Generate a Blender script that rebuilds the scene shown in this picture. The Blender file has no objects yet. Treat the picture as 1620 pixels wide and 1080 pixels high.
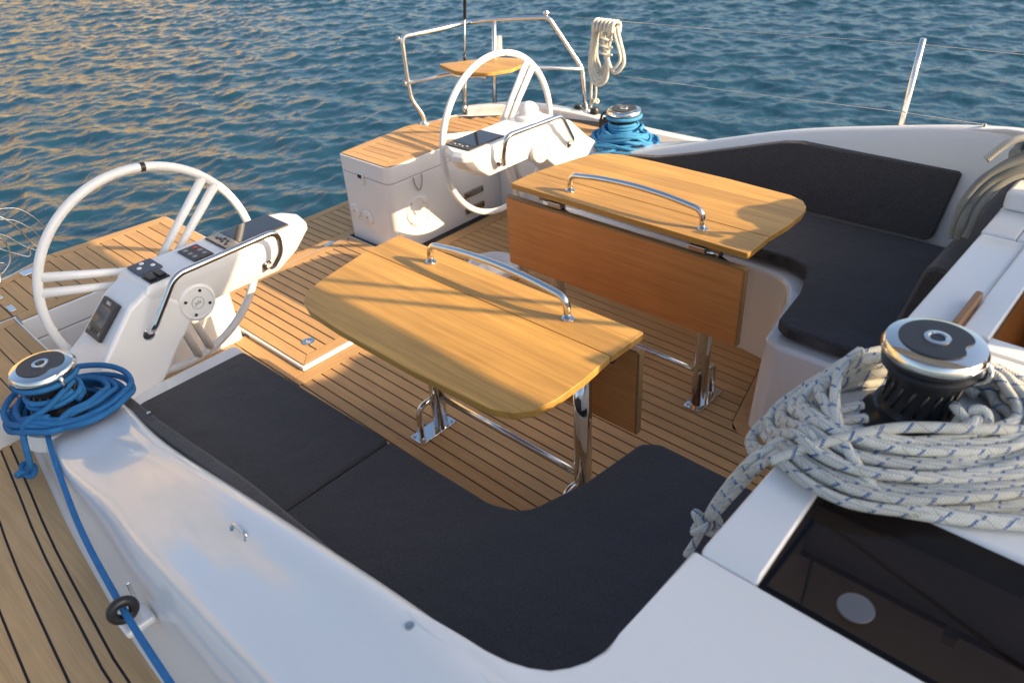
import bpy, bmesh, math, random
import numpy as np
from mathutils import Vector, Matrix
random.seed(7)
R = math.radians
scn = bpy.context.scene
COL = scn.collection

# ------------------------------------------------------------------ camera
def cam_basis(yaw, pitch, roll):
    d = Vector((math.cos(yaw)*math.cos(pitch), math.sin(yaw)*math.cos(pitch), -math.sin(pitch)))
    r = d.cross(Vector((0, 0, 1))).normalized(); u = r.cross(d)
    c, s = math.cos(roll), math.sin(roll)
    return c*r + s*u, -s*r + c*u, d
cd = bpy.data.cameras.new('camera'); cam = bpy.data.objects.new('camera', cd); COL.objects.link(cam)
r_, u_, d_ = cam_basis(2.34932533, 0.583821955, -0.0663619716)
m = Matrix((r_, u_, -d_)).transposed().to_4x4(); m.translation = (1.91276429, -1.72289209, 1.81116224)
cam.matrix_world = m
cd.sensor_width = 36.0; cd.lens = 1212.244/1620*36.0; cd.clip_end = 9000; cd.clip_start = .02
cd.dof.use_dof = True; cd.dof.focus_distance = 2.3; cd.dof.aperture_fstop = 4.2
scn.camera = cam

# ------------------------------------------------------------------ light
SUN = Vector((2.0, 0.68, 1.0)).normalized()          # towards the sun
elev = math.asin(SUN.z); az = math.atan2(SUN.y, SUN.x)
w = bpy.data.worlds.new('World'); scn.world = w; w.use_nodes = True
nt = w.node_tree; sky = nt.nodes.new('ShaderNodeTexSky'); sky.sky_type = 'NISHITA'; sky.sun_disc = False
sky.sun_elevation = elev; sky.sun_rotation = math.pi/2 - az; sky.air_density = 1.0; sky.dust_density = 3.0; sky.ozone_density = 1.0
bg = nt.nodes['Background']; bg.inputs[1].default_value = 0.148
nt.links.new(sky.outputs[0], bg.inputs[0])
sl = bpy.data.lights.new('sun', 'SUN'); so = bpy.data.objects.new('sun', sl); COL.objects.link(so)
sl.energy = 5.0; sl.angle = R(0.53); sl.color = (1.0, 0.74, 0.45)
so.rotation_euler = SUN.to_track_quat('Z', 'Y').to_euler(); so.location = (4, 2, 6)
scn.view_settings.view_transform = 'Standard'; scn.view_settings.look = 'None'
scn.view_settings.exposure = 0.83; scn.view_settings.gamma = 1.0; scn.view_settings.use_curve_mapping = False

# ------------------------------------------------------------------ materials
def newmat(name):
    mt = bpy.data.materials.new(name); mt.use_nodes = True
    return mt, mt.node_tree.nodes, mt.node_tree.links, mt.node_tree.nodes['Principled BSDF']
def setp(b, **k):
    for n, v in k.items():
        n = n.replace('_', ' ')
        b.inputs[n].default_value = v
def N(nodes, t, **k):
    n = nodes.new(t)
    for a, v in k.items(): setattr(n, a, v)
    return n
def rgb(c): return (c[0], c[1], c[2], 1.0)

def mat_plain(name, col, rough=.4, metal=0, coat=0, bump=0, bscale=60, var=0.0, spec=.5):
    mt, nd, lk, b = newmat(name)
    setp(b, Base_Color=rgb(col), Roughness=rough, Metallic=metal)
    b.inputs['Coat Weight'].default_value = coat; b.inputs['Coat Roughness'].default_value = .06
    b.inputs['Specular IOR Level'].default_value = spec
    tc = N(nd, 'ShaderNodeTexCoord'); no = N(nd, 'ShaderNodeTexNoise'); no.inputs['Scale'].default_value = bscale; no.inputs['Detail'].default_value = 4
    lk.new(tc.outputs['Object'], no.inputs['Vector'])
    mx = N(nd, 'ShaderNodeMixRGB', blend_type='MULTIPLY'); mx.inputs[0].default_value = var
    mx.inputs[1].default_value = rgb(col); lk.new(no.outputs['Fac'], mx.inputs[2]); lk.new(mx.outputs[0], b.inputs['Base Color'])
    if bump:
        bp = N(nd, 'ShaderNodeBump'); bp.inputs['Strength'].default_value = bump; bp.inputs['Distance'].default_value = .002
        lk.new(no.outputs['Fac'], bp.inputs['Height']); lk.new(bp.outputs[0], b.inputs['Normal'])
    return mt

def mat_gelcoat(name, col, rough=.16, smudge=.05):
    mt, nd, lk, b = newmat(name)
    setp(b, Base_Color=rgb(col), Roughness=rough)
    b.inputs['Coat Weight'].default_value = .35; b.inputs['Coat Roughness'].default_value = .04
    tc = N(nd, 'ShaderNodeTexCoord'); no = N(nd, 'ShaderNodeTexNoise'); no.inputs['Scale'].default_value = 5; no.inputs['Detail'].default_value = 6
    lk.new(tc.outputs['Object'], no.inputs['Vector'])
    mr = N(nd, 'ShaderNodeMapRange'); mr.inputs[1].default_value = .3; mr.inputs[2].default_value = .75
    mr.inputs[3].default_value = max(.03, rough-.04); mr.inputs[4].default_value = rough+.05
    lk.new(no.outputs['Fac'], mr.inputs[0]); lk.new(mr.outputs[0], b.inputs['Roughness'])
    mx = N(nd, 'ShaderNodeMixRGB'); mx.inputs[1].default_value = rgb(col); mx.inputs[2].default_value = rgb([c*.93 for c in col])
    n2 = N(nd, 'ShaderNodeTexNoise'); n2.inputs['Scale'].default_value = 2.2; n2.inputs['Detail'].default_value = 8; n2.inputs['Roughness'].default_value = .7
    lk.new(tc.outputs['Object'], n2.inputs['Vector']); lk.new(n2.outputs['Fac'], mx.inputs[0]); lk.new(mx.outputs[0], b.inputs['Base Color'])
    n3 = N(nd, 'ShaderNodeTexNoise'); n3.inputs['Scale'].default_value = 7; lk.new(tc.outputs['Object'], n3.inputs['Vector'])
    bp = N(nd, 'ShaderNodeBump'); bp.inputs['Strength'].default_value = .02; bp.inputs['Distance'].default_value = .01
    lk.new(n3.outputs['Fac'], bp.inputs['Height']); lk.new(bp.outputs[0], b.inputs['Normal'])
    return mt

def mat_wood(name, c1, c2, rough=.5, stave=0.0, axis='X', grain=1.0, rand=.25, coat=0):
    """wood with grain along one axis; stave>0: joined staves across Y of slightly different tone"""
    mt, nd, lk, b = newmat(name)
    tc = N(nd, 'ShaderNodeTexCoord'); mp = N(nd, 'ShaderNodeMapping')
    sc = (2.2, 60, 60) if axis == 'X' else (60, 2.2, 60)
    mp.inputs['Scale'].default_value = [s*grain for s in sc]
    lk.new(tc.outputs['Object'], mp.inputs['Vector'])
    oi = N(nd, 'ShaderNodeObjectInfo')
    ad = N(nd, 'ShaderNodeVectorMath', operation='ADD'); cm = N(nd, 'ShaderNodeCombineXYZ')
    ml = N(nd, 'ShaderNodeMath', operation='MULTIPLY'); ml.inputs[1].default_value = 37.0
    lk.new(oi.outputs['Random'], ml.inputs[0]); lk.new(ml.outputs[0], cm.inputs[0]); lk.new(ml.outputs[0], cm.inputs[1])
    lk.new(mp.outputs[0], ad.inputs[0]); lk.new(cm.outputs[0], ad.inputs[1])
    n1 = N(nd, 'ShaderNodeTexNoise'); n1.inputs['Scale'].default_value = 1.0; n1.inputs['Detail'].default_value = 5; n1.inputs['Roughness'].default_value = .6; n1.inputs['Distortion'].default_value = .6
    lk.new(ad.outputs[0], n1.inputs['Vector'])
    n2 = N(nd, 'ShaderNodeTexNoise'); n2.inputs['Scale'].default_value = 3.0; n2.inputs['Detail'].default_value = 3
    lk.new(tc.outputs['Object'], n2.inputs['Vector'])
    rp = N(nd, 'ShaderNodeMixRGB'); rp.inputs[1].default_value = rgb(c1); rp.inputs[2].default_value = rgb(c2)
    mr = N(nd, 'ShaderNodeMapRange'); mr.inputs[1].default_value = .32; mr.inputs[2].default_value = .68
    lk.new(n1.outputs['Fac'], mr.inputs[0]); lk.new(mr.outputs[0], rp.inputs[0])
    last = rp.outputs[0]
    def mul(fac_socket, lo, hi, last):
        q = N(nd, 'ShaderNodeMapRange'); q.inputs[3].default_value = lo; q.inputs[4].default_value = hi
        lk.new(fac_socket, q.inputs[0])
        x = N(nd, 'ShaderNodeMixRGB', blend_type='MULTIPLY'); x.inputs[0].default_value = 1
        lk.new(last, x.inputs[1]); lk.new(q.outputs[0], x.inputs[2]); return x.outputs[0]
    last = mul(n2.outputs['Fac'], .76, 1.24, last)
    n3 = N(nd, 'ShaderNodeTexNoise'); n3.inputs['Scale'].default_value = 1.0; n3.inputs['Detail'].default_value = 2; mp3 = N(nd, 'ShaderNodeMapping'); mp3.inputs['Scale'].default_value = (7, 260, 260) if axis == 'X' else (260, 7, 260)
    lk.new(tc.outputs['Object'], mp3.inputs['Vector']); lk.new(mp3.outputs[0], n3.inputs['Vector']); last = mul(n3.outputs['Fac'], .80, 1.20, last)
    last = mul(oi.outputs['Random'], 1-rand, 1+rand, last)
    if stave:
        sx = N(nd, 'ShaderNodeSeparateXYZ'); lk.new(tc.outputs['Object'], sx.inputs[0])
        dv = N(nd, 'ShaderNodeMath', operation='DIVIDE'); dv.inputs[1].default_value = stave
        lk.new(sx.outputs[1 if axis == 'X' else 0], dv.inputs[0])
        fl = N(nd, 'ShaderNodeMath', operation='FLOOR'); lk.new(dv.outputs[0], fl.inputs[0])
        wn = N(nd, 'ShaderNodeTexWhiteNoise', noise_dimensions='1D'); lk.new(fl.outputs[0], wn.inputs['W'])
        last = mul(wn.outputs['Value'], .80, 1.17, last)
    lk.new(last, b.inputs['Base Color'])
    setp(b, Roughness=rough); b.inputs['Coat Weight'].default_value = coat; b.inputs['Coat Roughness'].default_value = .25
    bp = N(nd, 'ShaderNodeBump'); bp.inputs['Strength'].default_value = .18; bp.inputs['Distance'].default_value = .001
    lk.new(n1.outputs['Fac'], bp.inputs['Height']); lk.new(bp.outputs[0], b.inputs['Normal'])
    return mt

def mat_fabric(name, col):
    mt, nd, lk, b = newmat(name)
    tc = N(nd, 'ShaderNodeTexCoord')
    w1 = N(nd, 'ShaderNodeTexWave', bands_direction='X'); w1.inputs['Scale'].default_value = 210; w1.inputs['Distortion'].default_value = 1.5; w1.inputs['Detail'].default_value = 2
    w2 = N(nd, 'ShaderNodeTexWave', bands_direction='Y'); w2.inputs['Scale'].default_value = 210; w2.inputs['Distortion'].default_value = 1.5; w2.inputs['Detail'].default_value = 2
    n1 = N(nd, 'ShaderNodeTexNoise'); n1.inputs['Scale'].default_value = 170; n1.inputs['Detail'].default_value = 6; n1.inputs['Roughness'].default_value = .75
    n2 = N(nd, 'ShaderNodeTexNoise'); n2.inputs['Scale'].default_value = 7; n2.inputs['Detail'].default_value = 3
    for x in (w1, w2, n1, n2): lk.new(tc.outputs['Object'], x.inputs['Vector'])
    a = N(nd, 'ShaderNodeMath', operation='ADD'); lk.new(w1.outputs['Fac'], a.inputs[0]); lk.new(w2.outputs['Fac'], a.inputs[1])
    a2 = N(nd, 'ShaderNodeMath', operation='MULTIPLY_ADD'); a2.inputs[1].default_value = 2.5; lk.new(n1.outputs['Fac'], a2.inputs[0]); lk.new(a.outputs[0], a2.inputs[2])
    mr = N(nd, 'ShaderNodeMapRange'); mr.inputs[1].default_value = 1.2; mr.inputs[2].default_value = 3.4; mr.inputs[3].default_value = .35; mr.inputs[4].default_value = 1.85
    lk.new(a2.outputs[0], mr.inputs[0])
    x = N(nd, 'ShaderNodeMixRGB', blend_type='MULTIPLY'); x.inputs[0].default_value = 1; x.inputs[1].default_value = rgb(col); lk.new(mr.outputs[0], x.inputs[2])
    lk.new(x.outputs[0], b.inputs['Base Color'])
    setp(b, Roughness=.95); b.inputs['Sheen Weight'].default_value = .12; b.inputs['Sheen Roughness'].default_value = .5
    b.inputs['Specular IOR Level'].default_value = .15
    bp = N(nd, 'ShaderNodeBump'); bp.inputs['Strength'].default_value = .35; bp.inputs['Distance'].default_value = .0012; lk.new(a2.outputs[0], bp.inputs['Height'])
    bp2 = N(nd, 'ShaderNodeBump'); bp2.inputs['Strength'].default_value = .5; bp2.inputs['Distance'].default_value = .03
    lk.new(n2.outputs['Fac'], bp2.inputs['Height']); lk.new(bp.outputs[0], bp2.inputs['Normal']); lk.new(bp2.outputs[0], b.inputs['Normal'])
    return mt

def mat_rope(name, base, fleck=None, dark=None):
    """UV.x metres along, UV.y turns around"""
    mt, nd, lk, b = newmat(name)
    uv = N(nd, 'ShaderNodeUVMap'); sx = N(nd, 'ShaderNodeSeparateXYZ'); lk.new(uv.outputs[0], sx.inputs[0])
    def M(op, a, bb=None, c=None):
        n = N(nd, 'ShaderNodeMath', operation=op)
        for i, v in enumerate((a, bb, c)):
            if v is None: continue
            if isinstance(v, (int, float)): n.inputs[i].default_value = v
            else: lk.new(v, n.inputs[i])
        return n.outputs[0]
    U, V = sx.outputs[0], sx.outputs[1]
    p = M('SINE', M('ADD', M('MULTIPLY', U, 1150), M('MULTIPLY', V, 6.2832*8)))
    q = M('SINE', M('SUBTRACT', M('MULTIPLY', U, 1150), M('MULTIPLY', V, 6.2832*8)))
    h = M('MULTIPLY', M('ADD', p, 1.3), M('ADD', q, 1.3))
    sh = N(nd, 'ShaderNodeMapRange'); sh.inputs[2].default_value = 3; sh.inputs[3].default_value = .74; sh.inputs[4].default_value = 1.08; lk.new(h, sh.inputs[0])
    no = N(nd, 'ShaderNodeTexNoise'); no.inputs['Scale'].default_value = 40; tc = N(nd, 'ShaderNodeTexCoord'); lk.new(tc.outputs['Object'], no.inputs['Vector'])
    sh2 = N(nd, 'ShaderNodeMapRange'); sh2.inputs[3].default_value = .8; sh2.inputs[4].default_value = 1.15; lk.new(no.outputs['Fac'], sh2.inputs[0])
    colr = N(nd, 'ShaderNodeMixRGB'); colr.inputs[1].default_value = rgb(base); colr.inputs[0].default_value = 0
    last = colr.outputs[0]
    if fleck:
        fr = M('FRACT', M('ADD', M('MULTIPLY', U, 23.0), V))
        ck = M('GREATER_THAN', M('MULTIPLY', M('SINE', M('MULTIPLY', U, 1100.0)), M('SINE', M('MULTIPLY', V, 6.2832*8))), -.35)
        ma = M('MULTIPLY', M('LESS_THAN', fr, .145), ck)
        f = N(nd, 'ShaderNodeMixRGB'); f.inputs[2].default_value = rgb(fleck); lk.new(ma, f.inputs[0]); lk.new(last, f.inputs[1]); last = f.outputs[0]
        fr2 = M('FRACT', M('SUBTRACT', M('MULTIPLY', U, 16.0), V))
        mb = M('LESS_THAN', M('ABSOLUTE', M('SUBTRACT', fr2, .6)), .011)
        f = N(nd, 'ShaderNodeMixRGB'); f.inputs[2].default_value = rgb(dark); lk.new(mb, f.inputs[0]); lk.new(last, f.inputs[1]); last = f.outputs[0]
    oi = N(nd, 'ShaderNodeObjectInfo'); sh3 = N(nd, 'ShaderNodeMapRange'); sh3.inputs[3].default_value = .82; sh3.inputs[4].default_value = 1.12; lk.new(oi.outputs['Random'], sh3.inputs[0])
    for s in (sh, sh2, sh3):
        f = N(nd, 'ShaderNodeMixRGB', blend_type='MULTIPLY'); f.inputs[0].default_value = 1; lk.new(last, f.inputs[1]); lk.new(s.outputs[0], f.inputs[2]); last = f.outputs[0]
    lk.new(last, b.inputs['Base Color']); setp(b, Roughness=.75); b.inputs['Specular IOR Level'].default_value = .25
    bp = N(nd, 'ShaderNodeBump'); bp.inputs['Strength'].default_value = .35; bp.inputs['Distance'].default_value = .001; lk.new(h, bp.inputs['Height']); lk.new(bp.outputs[0], b.inputs['Normal'])
    return mt

M = {}
M['gel'] = mat_gelcoat('white_gelcoat', (.80, .80, .79), rough=.11)
M['gel_matt'] = mat_gelcoat('white_moulding', (.79, .785, .77), rough=.3)
M['nonslip'] = mat_plain('cream_nonslip', (.62, .57, .50), rough=.7, bump=.4, bscale=400)
M['deck'] = mat_wood('synthetic_teak', (.57, .34, .145), (.49, .28, .115), rough=.62, rand=.11, grain=1.3)
M['decky'] = mat_wood('synthetic_teak_athwart', (.57, .34, .145), (.49, .28, .115), rough=.62, rand=.07, axis='Y', grain=1.3)
M['sidedeck'] = mat_wood('weathered_side_deck', (.56, .365, .175), (.48, .305, .14), rough=.6, rand=.06, grain=1.3)
M['caulk'] = mat_plain('black_caulking', (.014, .013, .013), rough=.55, bump=.1)
M['table'] = mat_wood('table_teak', (.64, .355, .085), (.46, .240, .052), rough=.42, stave=.083, rand=.04)
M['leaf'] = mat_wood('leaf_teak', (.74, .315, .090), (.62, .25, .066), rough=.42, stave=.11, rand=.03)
M['edge'] = mat_wood('teak_edge', (.33, .19, .075), (.25, .14, .05), rough=.5, rand=.05)
M['cabinwood'] = mat_wood('cabin_wood', (.30, .13, .035), (.22, .09, .024), rough=.35, rand=.05)
M['saloon'] = mat_wood('dark_saloon_wood', (.20, .085, .06), (.14, .055, .04), rough=.4, rand=.05)
M['handwood'] = mat_wood('handle_wood', (.33, .16, .05), (.25, .11, .035), rough=.4, axis='Y', rand=.05)
M['steel'] = mat_plain('polished_steel', (.70, .69, .67), rough=.07, metal=1)
M['steel_r'] = mat_plain('satin_rail_steel', (.80, .78, .75), rough=.24, metal=1)
M['steel_b'] = mat_plain('brushed_steel', (.55, .53, .50), rough=.28, metal=1)
M['steel_d'] = mat_plain('tinted_steel', (.40, .36, .30), rough=.22, metal=1)
M['fabric'] = mat_fabric('charcoal_fabric', (.064, .060, .063))
M['fabric2'] = mat_fabric('charcoal_fabric_back', (.067, .063, .064))
M['black'] = mat_plain('black_plastic', (.02, .02, .022), rough=.35, bump=.05)
M['drum'] = mat_plain('black_anodised_drum', (.018, .018, .020), rough=.28, bump=.3, bscale=90)
M['padtop'] = mat_plain('grey_winch_cap', (.035, .036, .042), rough=.45)
M['navy'] = mat_plain('slate_rubber', (.06, .075, .11), rough=.5)
M['screen'] = mat_plain('dark_screen_glass', (.022, .024, .028), rough=.06, spec=.6)
M['screen2'] = mat_plain('lcd_screen', (.07, .078, .09), rough=.10)
M['bezel'] = mat_plain('dark_bezel', (.028, .028, .034), rough=.4)
M['white'] = mat_plain('white_print', (.75, .75, .74), rough=.5)
M['grey'] = mat_plain('grey_print', (.28, .28, .27), rough=.5)
M['red'] = mat_plain('red_button', (.45, .05, .04), rough=.45)
M['yellow'] = mat_plain('yellow_tag', (.65, .45, .03), rough=.5)
M['wheel'] = mat_plain('white_wheel_paint', (.80, .79, .77), rough=.25, coat=.2)
M['ropeblue'] = mat_rope('blue_rope', (.035, .20, .47))
M['ropelight'] = mat_rope('light_blue_rope', (.065, .32, .62))
M['ropewhite'] = mat_rope('white_rope_blue_fleck', (.70, .70, .63), fleck=(.045, .13, .36), dark=(.26, .26, .20))
M['ropecream'] = mat_rope('cream_rope', (.72, .69, .60))
M['ropegrey'] = mat_rope('grey_rope', (.27, .27, .235))
M['wire'] = mat_plain('wire', (.6, .58, .55), rough=.25, metal=1)
M['blackwire'] = mat_plain('black_stay_cover', (.02, .02, .02), rough=.5)
M['sail'] = mat_plain('sail_bag_cloth', (.62, .62, .62), rough=.9, bump=.5, bscale=30)
M['disc_grey'] = mat_plain('pale_disc_grey', (.115, .118, .135), rough=.4)
def mat_glass():
    mt, nd, lk, b = newmat('smoked_window'); setp(b, Base_Color=(.006, .006, .007, 1), Roughness=.03)
    b.inputs['IOR'].default_value = 1.5
    out = nd['Material Output']; tr = N(nd, 'ShaderNodeBsdfTransparent'); tr.inputs[0].default_value = (.26, .22, .21, 1)
    mx = N(nd, 'ShaderNodeMixShader'); mx.inputs[0].default_value = .42
    lk.new(tr.outputs[0], mx.inputs[1]); lk.new(b.outputs[0], mx.inputs[2]); lk.new(mx.outputs[0], out.inputs[0]); return mt
M['glass'] = mat_glass()
def mat_water():
    mt, nd, lk, b = newmat('sea_water')
    setp(b, Base_Color=(.011, .050, .084, 1), Roughness=.045); b.inputs['IOR'].default_value = 1.333
    tc = N(nd, 'ShaderNodeTexCoord')
    n1 = N(nd, 'ShaderNodeTexNoise'); n1.inputs['Scale'].default_value = 11; n1.inputs['Detail'].default_value = 4; n1.inputs['Roughness'].default_value = .5
    mp = N(nd, 'ShaderNodeMapping'); mp.inputs['Rotation'].default_value = (0, 0, R(40)); mp.inputs['Scale'].default_value = (1.0, .55, 1)
    lk.new(tc.outputs['Object'], mp.inputs['Vector']); lk.new(mp.outputs[0], n1.inputs['Vector'])
    bp = N(nd, 'ShaderNodeBump'); bp.inputs['Strength'].default_value = .30; bp.inputs['Distance'].default_value = .05
    lk.new(n1.outputs['Fac'], bp.inputs['Height']); lk.new(bp.outputs[0], b.inputs['Normal'])
    return mt
M['water'] = mat_water()
def mat_hill():
    mt, nd, lk, b = newmat('dry_hillside'); tc = N(nd, 'ShaderNodeTexCoord')
    n1 = N(nd, 'ShaderNodeTexNoise'); n1.inputs['Scale'].default_value = .03; n1.inputs['Detail'].default_value = 8
    lk.new(tc.outputs['Object'], n1.inputs['Vector'])
    cr = N(nd, 'ShaderNodeMixRGB'); cr.inputs[1].default_value = (.50, .36, .18, 1); cr.inputs[2].default_value = (.26, .22, .09, 1)
    mr = N(nd, 'ShaderNodeMapRange'); mr.inputs[1].default_value = .42; mr.inputs[2].default_value = .62; lk.new(n1.outputs['Fac'], mr.inputs[0]); lk.new(mr.outputs[0], cr.inputs[0])
    lk.new(cr.outputs[0], b.inputs['Base Color']); setp(b, Roughness=.95); return mt
M['hill'] = mat_hill()

# ------------------------------------------------------------------ object helpers
def tag(o, label=None, cat=None, group=None, kind=None):
    if label: o['label'] = label
    if cat: o['category'] = cat
    if group: o['group'] = group
    if kind: o['kind'] = kind
    return o
def thing(name, loc, label, cat, group=None):
    o = bpy.data.objects.new(name, None); COL.objects.link(o); o.location = loc; o.empty_display_size = .1
    o['_loc'] = list(loc)
    return tag(o, label, cat, group)
def origin_of(p):
    while p.parent: p = p.parent
    return Vector(p.location)
def mk(name, verts, faces, mat, parent=None, smooth=False, bevel=0, seg=3, sub=0, uvs=None, origin=None, angle=35):
    me = bpy.data.meshes.new(name)
    off = origin_of(parent) if parent else Vector(origin if origin else (0, 0, 0))
    me.from_pydata([(v[0]-off.x, v[1]-off.y, v[2]-off.z) for v in verts], [], faces); me.update()
    bm = bmesh.new(); bm.from_mesh(me); bmesh.ops.recalc_face_normals(bm, faces=bm.faces); bm.to_mesh(me); bm.free()
    if uvs is not None:
        ul = me.uv_layers.new(name='UVMap')
        for lp in me.loops: ul.data[lp.index].uv = uvs[lp.vertex_index]
    me.materials.append(M[mat] if isinstance(mat, str) else mat)
    if smooth: me.polygons.foreach_set('use_smooth', [True]*len(me.polygons))
    o = bpy.data.objects.new(name, me); COL.objects.link(o)
    if parent: o.parent = parent
    else: o.location = off
    if bevel:
        me.polygons.foreach_set('use_smooth', [True]*len(me.polygons))
        b = o.modifiers.new('bevel', 'BEVEL'); b.width = bevel; b.segments = seg; b.limit_method = 'ANGLE'; b.angle_limit = R(angle); b.harden_normals = True
    if sub:
        s = o.modifiers.new('sub', 'SUBSURF'); s.levels = sub; s.render_levels = sub
    return o
def box_v(x0, x1, y0, y1, z0, z1):
    v = [(x0, y0, z0), (x1, y0, z0), (x1, y1, z0), (x0, y1, z0), (x0, y0, z1), (x1, y0, z1), (x1, y1, z1), (x0, y1, z1)]
    f = [(0, 3, 2, 1), (4, 5, 6, 7), (0, 1, 5, 4), (1, 2, 6, 5), (2, 3, 7, 6), (3, 0, 4, 7)]
    return v, f
def box(name, x0, x1, y0, y1, z0, z1, mat, parent=None, bevel=0, **k):
    v, f = box_v(min(x0, x1), max(x0, x1), min(y0, y1), max(y0, y1), z0, z1); return mk(name, v, f, mat, parent, bevel=bevel, **k)
def prism_v(poly, z0, z1, top=None):
    n = len(poly); top = top or poly
    v = [(p[0], p[1], z0) for p in poly] + [(p[0], p[1], z1 if len(p) < 3 else p[2]) for p in top]
    f = [tuple(range(n-1, -1, -1)), tuple(range(n, 2*n))] + [(i, (i+1) % n, n+(i+1) % n, n+i) for i in range(n)]
    return v, f
def prism(name, poly, z0, z1, mat, parent=None, bevel=0, top=None, **k):
    v, f = prism_v(poly, z0, z1, top); return mk(name, v, f, mat, parent, bevel=bevel, **k)
def roundpoly(poly, rad, n=6):
    """round the corners of a 2D polygon; rad one value or list"""
    out = []; L = len(poly)
    for i, p in enumerate(poly):
        r = rad[i] if isinstance(rad, (list, tuple)) else rad
        a = Vector(poly[i-1][:2]); b = Vector(p[:2]); c = Vector(poly[(i+1) % L][:2])
        if r <= 0: out.append((b.x, b.y)); continue
        d1 = (a-b).normalized(); d2 = (c-b).normalized()
        ang = max(.05, math.acos(max(-1, min(1, d1.dot(d2))))); t = min(r/math.tan(ang/2), .48*(a-b).length, .48*(c-b).length)
        s = b+d1*t; e = b+d2*t
        for k in range(n+1):
            u = k/n; q = s*(1-u)**2 + b*2*u*(1-u) + e*u*u; out.append((q.x, q.y))
    return out
def smooth_path(pts, n=8, closed=False):
    pts = [Vector(p) for p in pts]; L = len(pts); out = []
    rng = range(L) if closed else range(L-1)
    for i in rng:
        if closed: p0, p1, p2, p3 = pts[i-1], pts[i], pts[(i+1) % L], pts[(i+2) % L]
        else: p0, p1, p2, p3 = pts[max(i-1, 0)], pts[i], pts[i+1], pts[min(i+2, L-1)]
        for k in range(n):
            t = k/n
            out.append(.5*((2*p1)+(p2-p0)*t+(2*p0-5*p1+4*p2-p3)*t*t+(3*p1-p0-3*p2+p3)*t**3))
    if not closed: out.append(pts[-1])
    return out
def bendpath(pts, rad, n=7):
    """polyline in 3D with rounded bends"""
    pts = [Vector(p) for p in pts]; out = [pts[0]]
    for i in range(1, len(pts)-1):
        a, b, c = pts[i-1], pts[i], pts[i+1]; d1 = (a-b); d2 = (c-b)
        t = min(rad if not isinstance(rad, (list, tuple)) else rad[i-1], .49*d1.length, .49*d2.length)
        s = b+d1.normalized()*t; e = b+d2.normalized()*t
        for k in range(n+1):
            u = k/n; out.append(s*(1-u)**2+b*2*u*(1-u)+e*u*u)
    out.append(pts[-1]); return out
def tube_v(path, r, seg=10, closed=False, cap=True):
    path = [Vector(p) for p in path]; n = len(path); V = []; F = []; UV = []
    def tan(i):
        if closed: return (path[(i+1) % n]-path[i-1]).normalized()
        return (path[min(i+1, n-1)]-path[max(i-1, 0)]).normalized()
    t0 = tan(0); up = Vector((0, 0, 1)) if abs(t0.z) < .9 else Vector((1, 0, 0)); nn = (up-t0*up.dot(t0)).normalized(); L = 0
    for i in range(n):
        t = tan(i); nn = (nn-t*nn.dot(t)); nn = nn.normalized() if nn.length > 1e-6 else t.orthogonal().normalized(); bb = t.cross(nn)
        rr = r(i/(n-1)) if callable(r) else r
        if i: L += (path[i]-path[i-1]).length
        for k in range(seg):
            a = 2*math.pi*k/seg; V.append(path[i]+nn*(rr*math.cos(a))+bb*(rr*math.sin(a))); UV.append((L, k/seg))
    m_ = n if closed else n-1
    for i in range(m_):
        j = (i+1) % n
        for k in range(seg):
            l = (k+1) % seg; F.append((i*seg+k, i*seg+l, j*seg+l, j*seg+k))
    if cap and not closed:
        F.append(tuple(range(seg-1, -1, -1))); F.append(tuple(range((n-1)*seg, n*seg)))
    return V, F, UV
def tube(name, path, r, mat, parent=None, seg=10, closed=False, **k):
    V, F, UV = tube_v(path, r, seg, closed); return mk(name, V, F, mat, parent, smooth=True, uvs=UV, **k)
def lathe_v(prof, c, axis='z', seg=32, a0=0):
    V = []; F = []; n = len(prof)
    for k in range(seg):
        a = 2*math.pi*k/seg+a0
        for (r, h) in prof:
            x, y = r*math.cos(a), r*math.sin(a)
            p = (c[0]+x, c[1]+y, c[2]+h) if axis == 'z' else ((c[0]+h, c[1]+x, c[2]+y) if axis == 'x' else (c[0]+x, c[1]+h, c[2]+y))
            V.append(p)
    for k in range(seg):
        l = (k+1) % seg
        for i in range(n-1): F.append((k*n+i, l*n+i, l*n+i+1, k*n+i+1))
    a_, b_ = prof[0][0] > 1e-6, prof[-1][0] > 1e-6
    if a_ and b_:
        for k in range(seg): l = (k+1) % seg; F.append((k*n+n-1, l*n+n-1, l*n, k*n))
    elif a_: F.append(tuple(k*n for k in range(seg))[::-1])
    elif b_: F.append(tuple(k*n+n-1 for k in range(seg)))
    return V, F
def lathe(name, prof, c, mat, parent=None, axis='z', seg=32, smooth=True, bevel=0, **k):
    V, F = lathe_v(prof, c, axis, seg); o = mk(name, V, F, mat, parent, smooth=smooth, **k)
    if smooth: o.modifiers.new('edges', 'EDGE_SPLIT').split_angle = R(40)
    return o
def loft(name, rings, mat, parent=None, close=True, caps=True, **k):
    n = len(rings[0]); V = [p for r in rings for p in r]; F = []
    for i in range(len(rings)-1):
        for j in range(n if close else n-1):
            l = (j+1) % n; F.append((i*n+j, i*n+l, (i+1)*n+l, (i+1)*n+j))
    if caps and close: F.append(tuple(range(n-1, -1, -1))); F.append(tuple(range((len(rings)-1)*n, len(rings)*n)))
    return mk(name, V, F, mat, parent, **k)
def join_v(lst):
    V = []; F = []
    for v, f in lst:
        o = len(V); V += list(v); F += [tuple(i+o for i in q) for q in f]
    return V, F
def struct(o): o['kind'] = 'structure'; return o
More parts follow.
